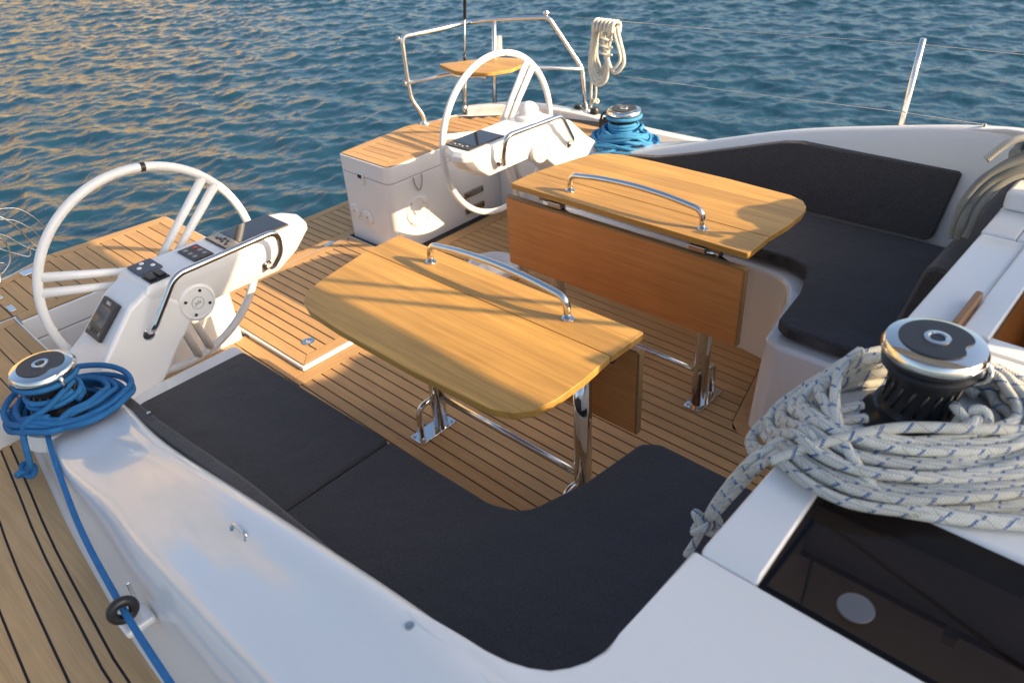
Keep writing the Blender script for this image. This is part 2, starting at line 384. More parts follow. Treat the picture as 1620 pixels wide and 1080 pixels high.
def text(name, s, size, mat, parent, mw, extrude=.0004):
    """flat lettering; mw = world matrix with x right, y up, z out of the surface"""
    cu = bpy.data.curves.new(name, 'FONT'); cu.body = s; cu.size = size; cu.extrude = extrude; cu.align_x = 'CENTER'; cu.align_y = 'CENTER'
    t = bpy.data.objects.new(name, cu); COL.objects.link(t); bpy.context.view_layer.update()
    me = bpy.data.meshes.new_from_object(t.evaluated_get(bpy.context.evaluated_depsgraph_get()))
    bpy.data.objects.remove(t); bpy.data.curves.remove(cu)
    off = origin_of(parent)
    me.transform(Matrix.Translation(-off) @ mw); me.materials.clear(); me.materials.append(M[mat])
    o = bpy.data.objects.new(name, me); COL.objects.link(o); o.parent = parent; return o
def frame(o, x, y, z):
    m4 = Matrix((Vector(x).normalized(), Vector(y).normalized(), Vector(z).normalized())).transposed().to_4x4(); m4.translation = o; return m4
def interp(x, xs, ys): return float(np.interp(x, xs, ys))
def sinterp(x, xs, ys, w_=.16): return sum(float(np.interp(x+d*w_, xs, ys))*(1-abs(d)) for d in (-.8, -.6, -.4, -.2, 0, .2, .4, .6, .8))/sum(1-abs(d) for d in (-.8, -.6, -.4, -.2, 0, .2, .4, .6, .8))

ZW = -0.80      # water level below the cockpit sole
# ================================================================== SEA and shore
def sea():
    rng = np.random.default_rng(5)
    xs = np.arange(-26, 2, .040); ys = np.arange(-6.5, 20, .040)
    X, Y = np.meshgrid(xs.astype(np.float32), ys.astype(np.float32), indexing='ij'); Z = np.zeros_like(X); DX = np.zeros_like(X); DY = np.zeros_like(X)
    for i in range(90):
        lam = .12*(7.5**rng.random()); k = 2*np.pi/lam
        th = R(118)+rng.normal(0, .62); a = .0046*lam**.90*(.5+rng.random())
        ph = k*(np.cos(th)*X+np.sin(th)*Y)+rng.random()*6.283
        Z += a*np.sin(ph); DX -= .8*a*np.cos(th)*np.cos(ph)*-1; DY -= .8*a*np.sin(th)*np.cos(ph)*-1
    nx, ny = X.shape
    V = np.stack([X+DX, Y+DY, ZW+Z], -1).reshape(-1, 3)
    idx = np.arange(nx*ny).reshape(nx, ny)
    F = np.stack([idx[:-1, :-1], idx[1:, :-1], idx[1:, 1:], idx[:-1, 1:]], -1).reshape(-1, 4)
    B = 6000; x0, x1, y0, y1 = xs[0], xs[-1], ys[0], ys[-1]; z = ZW-.02
    ex = [(-B, -B, z), (x0+.3, -B, z), (x1-.3, -B, z), (B, -B, z), (-B, y0+.3, z), (x0+.3, y0+.3, z), (x1-.3, y0+.3, z), (B, y0+.3, z),
          (-B, y1-.3, z), (x0+.3, y1-.3, z), (x1-.3, y1-.3, z), (B, y1-.3, z), (-B, B, z), (x0+.3, B, z), (x1-.3, B, z), (B, B, z)]
    n0 = len(V); V = np.concatenate([V, np.array(ex)])
    q = []
    for j in range(3):
        for i in range(3):
            if i == 1 and j == 1: continue
            a = j*4+i; q.append((n0+a, n0+a+1, n0+a+5, n0+a+4))
    F = np.concatenate([F, np.array(q)])
    me = bpy.data.meshes.new('sea'); me.vertices.add(len(V)); me.vertices.foreach_set('co', V.astype(np.float32).ravel())
    me.loops.add(F.size); me.loops.foreach_set('vertex_index', F.astype(np.int32).ravel())
    me.polygons.add(len(F)); me.polygons.foreach_set('loop_start', np.arange(0, F.size, 4, dtype=np.int32)); me.polygons.foreach_set('loop_total', np.full(len(F), 4, np.int32))
    me.update(); me.validate(); me.polygons.foreach_set('use_smooth', np.ones(len(me.polygons), bool)); me.materials.append(M['water'])
    o = bpy.data.objects.new('sea', me); COL.objects.link(o); struct(o)
sea()
def hills():
    rng = np.random.default_rng(3); V = []; F = []; n = 90; mrows = 10
    for i in range(n+1):
        dg = 132+108*i/n; a = R(dg)
        env = interp(dg, [132, 140, 150, 160, 175, 195, 220, 240], [0, .20, .46, .74, .95, .95, .6, .05])
        hh = 255*env*(.86+.10*math.sin(i*.33+.4)+.06*math.sin(i*.9)+.03*math.sin(i*2.1))
        for j in range(mrows+1):
            t = j/mrows; rr = 330+330*t
            V.append((rr*math.cos(a), rr*math.sin(a), ZW-1+hh*(math.sin(t*math.pi/2)**.9)+rng.normal(0, 4)*t))
    for i in range(n):
        for j in range(mrows): b = i*(mrows+1)+j; F.append((b, b+mrows+1, b+mrows+2, b+1))
    struct(mk('hills', V, F, 'hill', smooth=True))
hills()

# ================================================================== HULL, DECK MOULDINGS
crestx = [-.62, -.45, -.3, -.2, 0, .2, .4, .6, .8, 1.0, 1.2, 1.4, 2.8]
cresty = [1.19, 1.20, 1.215, 1.23, 1.262, 1.285, 1.30, 1.308, 1.31, 1.31, 1.31, 1.31, 1.31]
crestz = [.44, .455, .47, .492, .545, .605, .665, .725, .77, .81, .85, .876, .872]
basex = [-.62, -.46, -.18, .03, .24, .52, .70, 2.8]
basey = [1.44, 1.452, 1.49, 1.52, 1.54, 1.565, 1.57, 1.60]
DZ = .36        # side deck level
edge_pts = [(-1.452, .50, .455), (-1.492, .96, .47), (-1.36, 1.36, .50), (-1.1, 1.53, .52), (-.75, 1.645, .50), (-.36, 1.72, .45), (.2, 1.77, .435), (1.0, 1.83, .435), (2.8, 1.9, .45)]

def wide(x): return interp(x, [-1.1, -.2, .6, 3], [0, .10, .16, .18])   # starboard side deck is broader
def hull():
    top = [Vector(p) for p in edge_pts]; path = smooth_path(top, 6); rings = []
    ring_p = [(p.x, p.y, p.z-.03) for p in path]; low_p = [(p.x+(.18 if p.x < -1.3 else .0), p.y*.93, ZW-.35) for p in path]
    V = ring_p+low_p+[(x, -y-wide(x), z) for x, y, z in ring_p]+[(x, -y-wide(x)*.9, z) for x, y, z in low_p]; n = len(path); F = []
    for i in range(n-1): F.append((i, i+1, n+i+1, n+i)); F.append((2*n+i, 3*n+i, 3*n+i+1, 2*n+i+1))
    # transom between the two quarters, below platform level
    v0 = len(V); V += [(-1.46, -.42, -.06), (-1.46, .42, -.06), (-1.30, .42, ZW-.35), (-1.30, -.42, ZW-.35)]; F.append((v0, v0+1, v0+2, v0+3))
    V += [(-1.46, .42, -.06), (-1.46, .98, -.06), (-1.30, .9, ZW-.35), (-1.46, -.42, -.06), (-1.46, -.98, -.06), (-1.30, -.9, ZW-.35)]
    F.append((v0+4, v0+5, v0+6, v0+2)); F.append((v0+7, v0+3, v0+9, v0+8))
    struct(mk('hull', V, F, 'gel', smooth=True))
hull()

def coaming(s, name):
    rings = []
    xs = list(np.linspace(-.60, 1.4, 52))+[1.6, 2.0, 2.8]
    for x in xs:
        yc = sinterp(x, crestx, cresty); zc = sinterp(x, crestx, crestz); yb = sinterp(x, basex, basey)
        yb = max(yb, yc+.2)
        fold = sinterp(x, [-.6, -.1, .25, .6, 1.0, 1.6], [.008, .012, .045, .07, .085, .09]); zf = zc-fold
        yf = yb-sinterp(x, [-.6, -.05, .3, .7, 2], [.03, .035, .075, .075, .07])
        lean = sinterp(x, [-.6, -.3, .3, 2.8], [.02, .03, .075, .08])
        p = [(yc-lean-.01, .05), (yc-lean, .36), (yc-.016, zc-.05), (yc-.004, zc-.015), (yc+.010, zc-.002), (yc+.026, zc),
             (yc+.05, zc-.004), (yc*.6+yf*.4+.0, zc*.62+zf*.38+.004), (yf-.035, zf+.004), (yf-.012, zf), (yf+.006, zf-.018), (yb-.012, DZ+.035), (yb-.003, DZ+.012), (yb+.012, DZ-.004), (yb+.012, DZ-.05)]
        rings.append([(x, s*a, b) for a, b in p])
    o = loft(name, rings, 'gel', close=False, caps=False, smooth=True)
    return struct(o)
coa_s = coaming(-1, 'starboard_coaming'); coa_p = coaming(1, 'port_coaming')
for s, nm in ((-1, 'starboard_coaming_end'), (1, 'port_coaming_end')):   # closes the aft end and carries the winch
    poly = roundpoly([(-.62, s*1.17), (-.62, s*1.455), (-.44, s*1.47), (-.05, s*1.425), (-.05, s*1.235)][::s], .03)
    struct(prism(nm, poly, .05, .462, 'gel', bevel=.012))
    c = (-.265, s*1.372, .452); struct(lathe(nm.replace('coaming_end', 'winch_plinth'), [(0, 0), (.125, 0), (.118, .035), (.112, .042), (0, .042)], c, 'gel', seg=40))

def seat_base(s, nm):
    # U of moulded seat below the cushions
    pts = [(-.33, .79), (.78, .785), (.92, .76), (.985, .62), (1.035, .36), (1.09, .335), (1.6, .335), (1.6, 1.30), (-.33, 1.26)]
    rad = [.05, .1, .12, .1, .04, .04, 0, 0, 0]
    low = [(-.31, .773), (.78, .768), (.91, .745), (.965, .60), (1.02, .35), (1.075, .325), (1.6, .325), (1.6, 1.30), (-.31, 1.26)]
    a = roundpoly([(x, s*y) for x, y in pts], rad); b = roundpoly([(x, s*y) for x, y in low], rad)
    o = prism(nm, b, -.05, .375, 'gel', bevel=.018, top=a); struct(o)
    # raised lip at the aft end of the seat
    return o
sb = seat_base(-1, 'starboard_seat_base'); pb = seat_base(1, 'port_seat_base')
for s, nm in ((-1, 'starboard_seat_lid'), (1, 'port_seat_lid')):
    poly = roundpoly([(-.345, s*.80), (-.10, s*.805), (-.10, s*1.215), (-.345, s*1.215)][::s], .02)
    o = prism(nm, poly, .372, .392, 'gel_matt', bevel=.006); struct(o)
    for y in (.93, 1.08):
        lathe('finger_hole', [(0, 0), (.036, 0), (.036, .0015), (.028, .002), (.026, .0006), (0, .0006)], (-.235, s*y, .392), 'gel_matt', o, seg=20)

# cabin trunk: aft bulkhead, roof round the companionway, house sides with windows
def cabin():
    root = None
    ZR = .93
    # starboard forward block: top level with the coaming crest, with the big rounded inner corner
    def blk(s, nm):
        pts = [(1.535, s*.985), (1.535, s*1.30), (1.40, s*1.318), (2.8, s*1.335), (2.8, s*.985)]
        poly = [(1.535, s*.972), (1.537, s*1.17)]
        for k in range(9):
            t = k/8; q = Vector((1.537, 1.17))*(1-t)**2+Vector((1.54, 1.302))*2*t*(1-t)+Vector((1.37, 1.306))*t*t
            poly.append((q.x, s*q.y))
        poly += [(1.25, s*1.311), (1.15, s*1.325), (1.30, s*1.337), (1.5, s*1.342), (2.8, s*1.345), (2.8, s*.972)]
        poly = poly[::s]
        tp = [(x, y, .8795 if x > 1.5 else sinterp(x, crestx, crestz)+(.0025 if x > 1.26 else -.006)) for x, y in poly]
        tp = [(x, y, min(z, .8795)) for x, y, z in tp]
        o = prism(nm, poly, .30, .8795, 'gel', bevel=.008, seg=4, top=tp); return struct(o)
    blk(-1, 'starboard_cabin_shoulder'); blk(1, 'port_cabin_shoulder')
    def side(s, nm):
        rings = []
        for x in (1.556, 1.64, 1.95, 2.8):
            rings.append([(x-.0, s*.975, .30), (x, s*.975, .894), (x, s*.955, .908), (x, s*.78, .925), (x, s*.70, ZR), (x, s*.47, ZR+.006), (x, s*.47, .3)])
        return rings
    for s, nm in ((-1, 'starboard_cabin_top'), (1, 'port_cabin_top')):
        # profile in YZ; an opening is left for the window between x=1.64 and 2.45
        A = [(s*.9725, .30), (s*.9725, .8815), (s*.962, .889)]          # outer sill
        B = [(s*.735, .932), (s*.30 if s > 0 else s*.21, .934), (s*.30 if s > 0 else s*.21, .30)]
        o1 = loft(nm, [[(x+(.018 if abs(y) < .8 and i_ == 0 else 0), y, z) for y, z in A+B] for i_, x in enumerate((1.547, 1.642))], 'gel', bevel=.006)
        struct(o1)
        # roof forward of the aft strip
        v1 = loft(nm.replace('top', 'roof'), [[(x, y, z) for y, z in [(s*.745, .60), (s*.745, .9315)]+B[1:2]+[(B[1][0], .60)]] for x in (1.6425, 2.8)], 'gel', bevel=.008); struct(v1)
    # slab aft of the companionway (bridge deck) with the raised hatch garage lip
    struct(box('bridge_deck', 1.565, 1.668, -.2095, .2995, .30, .930, 'gel', bevel=.010))
    struct(box('companionway_sill', 1.6685, 1.722, -.2095, .2995, .30, .943, 'gel', bevel=.006))
    # raised port block, sunlit top, with a recess for the winch handle
    struct(box('port_cabin_console', 1.566, 1.80, .455, .735, .9325, .985, 'gel', bevel=.012))
    # sliding hatch runners, starboard of the opening
    struct(box('hatch_runner', 1.7225, 2.8, -.262, -.210, .9345, .948, 'gel', bevel=.004))
    struct(box('hatch_runner', 1.7225, 2.8, -.355, -.272, .9345, .948, 'gel', bevel=.004))
    # companionway interior
    V, F = join_v([([(1.724, -.209, .93), (1.724, .299, .93), (1.724, .299, -.5), (1.724, -.209, -.5)], [(0, 1, 2, 3)]),
                   ([(1.724, -.209, .93), (2.8, -.209, .93), (2.8, -.209, -.5), (1.724, -.209, -.5)], [(0, 1, 2, 3)]),
                   ([(1.724, .299, .93), (2.8, .299, .93), (2.8, .299, -.5), (1.724, .299, -.5)], [(0, 1, 2, 3)]),
                   ([(2.8, -.209, .93), (2.8, .299, .93), (2.8, .299, -.5), (2.8, -.209, -.5)], [(0, 1, 2, 3)]),
                   ([(1.724, -.209, -.5), (2.8, -.209, -.5), (2.8, .299, -.5), (1.724, .299, -.5)], [(0, 1, 2, 3)])])
    struct(mk('companionway_interior', V, F, 'cabinwood'))
    st = struct(box('companionway_step', 1.727, 2.05, -.205, .295, .60, .63, 'cabinwood', bevel=.004))
    # saloon seen through the window
    V, F = join_v([box_v(1.66, 2.78, -.965, -.752, .20, .22)])
    struct(mk('saloon_interior', V, F, M['saloon']))
    # aft bulkhead of the cabin below the roof, port and starboard of the bridge deck
cabin()

# ================================================================== COCKPIT FLOOR and planks
def planks(parent, rows, z, mat='deck', th=.010, along='x'):
    for (a0, a1, b0, b1) in rows:
        if along == 'x': box('plank', a0, a1, b0, b1, z-th, z, mat, parent, bevel=.0008, seg=1)
        else: box('plank', b0, b1, a0, a1, z-th, z, mat, parent, bevel=.0008, seg=1)
def rows_y(y0, y1, pitch, x0, x1, gap=.006):
    n = max(1, round((y1-y0)/pitch)); p = (y1-y0)/n
    return [(x0, x1, y0+k*p+gap/2, y0+(k+1)*p-gap/2) for k in range(n)]
floor = struct(prism('cockpit_floor', [(-1.46, -1.26), (1.62, -1.26), (1.62, 1.26), (-1.46, 1.26)], -.05, -.004, 'caulk'))
PT = .0488
planks(floor, rows_y(-.2885, .2885, PT, -.477, 1.57), 0)
def xend(y): return interp(abs(y), [.2885, .298, .325, .712, .73], [1.03, .995, .978, .889, .885])-.0035
for s in (-1, 1):
    a, b = (.4725, .722) if s > 0 else (-.722, -.4725)
    a, b = (.2885, .722) if s > 0 else (-.722, -.2885)
    for (x0, _, c0, c1) in rows_y(a, b, PT, -.477, 1):
        prism('plank', [(x0, c0), (xend(c0), c0), (xend(c1), c1), (x0, c1)], -.010, 0, 'deck', floor)
    bb = (.7245, .80) if s > 0 else (-.80, -.7245); planks(floor, [(-.477, .885, *bb)], 0)   # margin board along the seat
    # helm footwells, aft of the seats
    y0, y1 = (.54, 1.25) if s > 0 else (-1.25, -.54)
    planks(floor, rows_y(y0, y1, PT, -.917, -.4815), 0)
    planks(floor, [(y0, y1, -.995, -.9205)], 0, 'decky', along='y')
    bb = (.4725, .5365) if s > 0 else (-.5365, -.4725); planks(floor, [(-1.0, -.5455, *bb)], 0)
    # boards at the forward ends beside the seat arms
    mb = [(.889, .80), (.889, .712), (.978, .325), (.995, .298), (1.03, .2885), (1.57, .2885), (1.57, .34), (1.10, .36), (1.0, .80)]
    prism('margin_board', [(x, s*y) for x, y in mb][::-s], -.010, 0, 'deck', floor)
planks(floor, [(-.5365, .5365, -.5435, -.4805)], 0, 'decky', along='y')       # board in front of the floor hatch

# floor hatch (lazarette lid) with a white rim
lid = thing('floor_hatch', (-.98, -.015, .0), 'wide teak floor hatch with white rim and round steel latch between the steering wheels', 'hatch')
prism('rim', roundpoly([(-1.424, -.4705), (-.5475, -.4705), (-.5475, .4405), (-1.424, .4405)], .006, 3), -.003, .017, 'gel', lid, bevel=.004)
def framed_panel(root, x0, x1, y0, y1, z, bw=.052, pitch=PT, mat='deck', matb='decky', th=.0022, caulk=True):
    g = .002
    if caulk: box('caulk_bed', x0, x1, y0, y1, z-th-.004, z-.003, 'caulk', root)
    def q(poly, m_): prism('border_board', poly, z-th, z, m_, root)
    q([(x0, y0), (x1, y0), (x1-bw, y0+bw-g), (x0+bw, y0+bw-g)], mat); q([(x0, y1), (x0+bw, y1-bw+g), (x1-bw, y1-bw+g), (x1, y1)], mat)
    q([(x0, y0+.004), (x0+bw-g, y0+bw), (x0+bw-g, y1-bw), (x0, y1-.004)], matb); q([(x1, y0+.004), (x1, y1-.004), (x1-bw+g, y1-bw), (x1-bw+g, y0+bw)], matb)
    for (a0, a1, b0, b1) in rows_y(y0+bw, y1-bw, pitch, x0+bw+g, x1-bw-g): box('plank', a0, a1, b0, b1, z-th, z, mat, root, bevel=.0008, seg=1)
framed_panel(lid, -1.408, -.5615, -.4565, .4265, .022, caulk=False)
box('caulk_bed', -1.408, -.5615, -.4565, .4265, .0172, .0195, 'caulk', lid)
lathe('latch', [(0, 0), (.028, 0), (.028, .003), (.024, .004), (.012, .0015), (0, .0015)], (-.692, -.341, .0221), 'steel', lid, seg=24)
box('latch_handle', -.703, -.681, -.346, -.336, .0236, .029, 'steel', lid, bevel=.002)
for y, nm in ((.30, 'hinge'), (-.30, 'hinge')): box(nm, -1.43, -1.40, y-.03, y+.03, .0222, .0265, 'steel', lid, bevel=.002)

plat = struct(box('swim_platform', -1.86, -1.445, -1.02, 1.02, -.10, -.006, 'gel', bevel=.01))
g_ = plat
def plat_planks():
    x0, x1, y0, y1, z, bw = -1.857, -1.448, -1.015, 1.015, .004, .055
    box('caulk_bed', x0, x1, y0, y1, -.0055, .001, 'caulk', plat)
    box('border_board', x0, x0+bw-.002, y0, y1, -.004, z, 'decky', plat); box('border_board', x1-bw+.002, x1, y0, y1, -.004, z, 'decky', plat)
    for (a0, a1, b0, b1) in rows_y(y0, y1, PT, x0+bw+.002, x1-bw-.002): box('plank', a0, a1, b0, b1, -.004, z, 'deck', plat, bevel=.0008, seg=1)
plat_planks()

# round white drain well, port helm footwell
wl = thing('floor_well', (-.535, .60, 0), 'round white floor well seen under the chrome handle between the two tables', 'floor well')
lathe('basin', [(.0, .004), (.085, .004), (.105, .026), (.118, .030), (.132, .028), (.138, .0005), (0, .0005)], (-.535, .66, .0), 'gel', wl, seg=48)
lathe('teak_ring', [(.1385, .0005), (.1385, .006), (.178, .006), (.178, .0005)], (-.535, .66, 0), 'deck', wl, seg=48)

# ================================================================== SIDE DECKS, quarter decks, lockers, bulwark
def side_deck(s, nm):
    xs = list(np.linspace(-.47, 2.8, 24)); V = []; F = []
    ey = lambda x: interp(x, [p[0] for p in edge_pts[3:]], [p[1] for p in edge_pts[3:]])+(wide(x) if s < 0 else 0)
    by = lambda x: interp(x, basex, basey)
    for x in xs: V += [(x, s*(by(x)-.05), DZ-.004), (x, s*ey(x), DZ-.004), (x, s*(by(x)-.05), DZ-.06), (x, s*ey(x), DZ-.06)]
    for i in range(len(xs)-1):
        a = i*4; F += [(a, a+1, a+5, a+4), (a+2, a+6, a+7, a+3), (a, a+4, a+6, a+2), (a+1, a+3, a+7, a+5)]
    o = struct(mk(nm, V, F, 'caulk'))
    offs = [(-.03, .051), (.0570, .078), (.0840, .141), (.1470, .205), (.2110, .269), (.2750, .333), (.3390, .397), (.4030, .461)]
    for k, (o0, o1) in enumerate(offs):
        V = []; F = []; n = 0
        for x in xs:
            a, b = by(x)+o0, min(by(x)+o1, ey(x)-.02)
            if a > ey(x)-.03: a = b = ey(x)-.02
            V += [(x, s*a, DZ-.01), (x, s*b, DZ-.01), (x, s*b, DZ+.001), (x, s*a, DZ+.001)]
        for i in range(len(xs)-1):
            for j in range(4): F.append((i*4+j, i*4+(j+1) % 4, i*4+4+(j+1) % 4, i*4+4+j))
        mk('plank', V, F, 'sidedeck', o)
    return o
side_deck(-1, 'starboard_side_deck'); side_deck(1, 'port_side_deck')

def bulwark(s, nm, label):
    path = smooth_path([Vector((x, y+(wide(x) if s < 0 else 0), z)) for x, y, z in edge_pts[2:]], 6); rings = []
    for i, p in enumerate(path):
        t = (path[min(i+1, len(path)-1)]-path[max(i-1, 0)]).normalized(); nrm = Vector((t.y, -t.x, 0)).normalized()   # inward
        rings.append([((p+nrm*a).x, s*(p+nrm*a).y, p.z+b) for a, b in [(-.015, -.12), (-.012, 0), (.0, .008), (.04, .008), (.052, 0), (.056, -.12)]])
    o = loft(nm, rings, 'gel', smooth=False, bevel=.006); struct(o); return o
bulwark(1, 'port_bulwark', ''); bulwark(-1, 'starboard_bulwark', '')

def quarter(s, nm):
    # deck aft of the winch, outboard of the footwell
    poly = [(-1.035, s*1.253), (-.455, s*1.262), (-.455, s*1.47), (-.455, s*1.685), (-.75, s*1.62), (-1.035, s*1.54)]
    o = struct(prism(nm, poly[::s], .0, .466, 'gel', bevel=.006))
    b = prism('caulk_bed', [(-1.03, s*1.262), (-.462, s*1.27), (-.462, s*1.66), (-.75, s*1.60), (-1.03, s*1.52)][::s], .4665, .4685, 'caulk', o)
    box('border_board', -1.028, -.984, s*1.266, s*1.51, .4686, .4715, 'decky', o)
    y = 1.266
    k = 0
    while y < 1.62:
        y1 = y+(.055 if k else .04)
        xa = -.98 if y1 < 1.53 else -.80
        if y1 < 1.60: box('plank', xa, -.464, s*y, s*y1, .4686, .4715, 'deck', o)
        y = y1+.0045; k += 1
    return o
quarter(-1, 'starboard_quarter_deck'); quarter(1, 'port_quarter_deck')

def locker(s, name, label, front_x):
    root = thing(name, (-1.24, s*.9, 0), label, 'locker')
    top = [(-1.44, .478), (front_x, .478), (front_x, 1.252), (-1.038, 1.252), (-1.038, 1.50), (-1.12, 1.48), (-1.36, 1.30), (-1.485, .98)]
    rad = [.02, .05, 0, 0, 0, 0, .06, .05]
    P = roundpoly([(x, s*y) for x, y in top], rad)
    low = roundpoly([(x+(.012 if x > -1.2 and y < 1.26 else 0), s*y) for x, y in top], rad)
    prism('body', P[::s], -.004, .377, 'gel', root, bevel=.004)
    lidp = prism('lid', P[::s], .381, .4675, 'gel', root, bevel=.005, seg=3)
    inn = roundpoly([(-1.432, s*.486), (front_x-.005, s*.486), (front_x-.005, s*1.25), (-1.045, s*1.25), (-1.045, s*1.46), (-1.13, s*1.44), (-1.35, s*1.27), (-1.472, s*.975)], [.015, .04, 0, 0, 0, 0, .05, .04])
    prism('caulk_bed', inn[::s], .4676, .4690, 'caulk', lidp)
    # border boards + planks running fore and aft
    zt0, zt = .4691, .4725
    fx = front_x-.006
    prism('border_board', [(-1.430, s*.488), (fx-.02, s*.488), (fx-.052, s*.536), (-1.385, s*.536)][::s], zt0, zt, 'deck', lidp)
    prism('border_board', [(fx-.018, s*.490), (fx, s*.52), (fx, s*1.249), (fx-.05, s*1.249), (fx-.05, s*.540)][::s], zt0, zt, 'decky', lidp)
    prism('border_board', [(-1.432, s*.492), (-1.389, s*.540), (-1.421, s*.965), (-1.468, s*.972)][::s], zt0, zt, 'decky', lidp)
    prism('border_board', [(-1.468, s*.976), (-1.421, s*.969), (-1.315, s*1.238), (-1.346, s*1.265)][::s], zt0, zt, 'decky', lidp)
    y = .540
    while y < 1.235:
        y1 = y+.0475; ym = (y+y1)/2
        xa = interp(ym, [.54, .965, 1.238, 1.30], [-1.386, -1.418, -1.311, -1.25])
        box('plank', xa, fx-.053, s*y, s*y1, zt0, zt, 'deck', lidp, bevel=.0006, seg=1); y = y1+.004
    if s > 0:
        y = 1.262
        while y < 1.43:
            y1 = y+.0475; xa = interp(y1, [1.25, 1.44], [-1.30, -1.12]); box('plank', xa, -1.047, s*y, s*y1, zt0, zt, 'deck', lidp, bevel=.0006, seg=1); y = y1+.004
    else:
        y = 1.262
        while y < 1.43:
            y1 = y+.0475; xa = interp(y1, [1.25, 1.44], [-1.30, -1.12]); box('plank', xa, -1.047, s*y, s*y1, zt0, zt, 'deck', lidp, bevel=.0006, seg=1); y = y1+.004
    return root, lidp
lp, lpl = locker(1, 'stern_locker', 'tall white stern locker with teak lid beside the port steering wheel', -1.045)
ls, lsl = locker(-1, 'stern_locker', 'white stern locker with teak lid and slatted vent behind the starboard steering wheel', -.985)
# port locker fittings
fx = -1.0450
box('latch', -1.295, -1.245, .4655, .4785, .34, .40, 'gel_matt', lp, bevel=.004); box('latch_keeper', -1.285, -1.252, .4635, .4655, .375, .395, 'black', lp, bevel=.001)
tube('pull_cord', smooth_path([(fx+.006, .63, .375), (fx+.012, .635, .33), (fx+.014, .655, .302), (fx+.012, .678, .33), (fx+.006, .69, .378)], 6), .0032, 'grey', lp, seg=6)
for yy, zz, rr in ((.640, .190, .080),):
    lathe('speaker_ring', [(0, 0), (rr, 0), (rr, .007), (rr-.012, .010), (rr-.016, .004), (0, .004)], (fx+.0002, yy, zz), 'gel_matt', lp, axis='x', seg=32)
lathe('knob', [(0, 0), (.022, 0), (.020, .012), (0, .014)], (fx+.0042, .625, .20), 'gel_matt', lp, axis='x', seg=20)
lathe('knob', [(0, 0), (.020, 0), (.018, .010), (0, .012)], (fx+.0042, .690, .235), 'gel_matt', lp, axis='x', seg=20)
for a_ in (40, 130, 220, 310): lathe('screw', [(0, 0), (.005, 0), (.004, .002), (0, .002)], (fx+.0101, .640+.073*math.cos(R(a_)), .190+.073*math.sin(R(a_))), 'grey', lp, axis='x', seg=8)
for xx, zz in ((-1.375, .165), (-1.265, .155)):
    lathe('outlet_cover', [(.042, 0), (.042, -.007), (.036, -.010), (0, -.010), (0, 0)], (xx, .4779, zz), 'gel_matt', lp, axis='y', seg=28)
    lathe('screw', [(.005, 0), (.005, -.003), (0, -.003), (0, 0)], (xx, .4676, zz), 'grey', lp, axis='y', seg=8)
for zz in (.155, .062):
    box('foot_strip', fx, fx+.012, .972, 1.118, zz-.018, zz+.018, 'steel_d', lp, bevel=.004)
    for yy in (.985, 1.105): lathe('screw', [(0, 0), (.006, 0), (.005, .003), (0, .003)], (fx+.0122, yy, zz), 'black', lp, axis='x', seg=8)
box('warning_tag', fx+.0002, fx+.0035, 1.225, 1.248, .25, .31, 'yellow', lp)
# starboard locker: step and slatted vent
fs = -.985
box('vent_frame', fs, fs+.010, -1.17, -.84, .075, .275, 'gel_matt', ls, bevel=.004)
for k in range(7): box('vent_slat', fs+.0102, fs+.022, -1.155, -.855, .09+k*.0255, .105+k*.0255, 'gel_matt', ls, bevel=.003)
box('foot_cleat', fs+.0, fs+.05, -1.225, -1.185, .17, .20, 'black', ls, bevel=.008)
for x_, y_ in ((-1.10, -1.245), (-1.24, -1.245)): box('hinge', x_-.028, x_+.028, y_-.010, y_+.012, .4726, .479, 'steel', ls, bevel=.003)
box('deck_hinge', -1.39, -1.34, -1.12, -1.06, .4726, .478, 'steel', ls, bevel=.003)

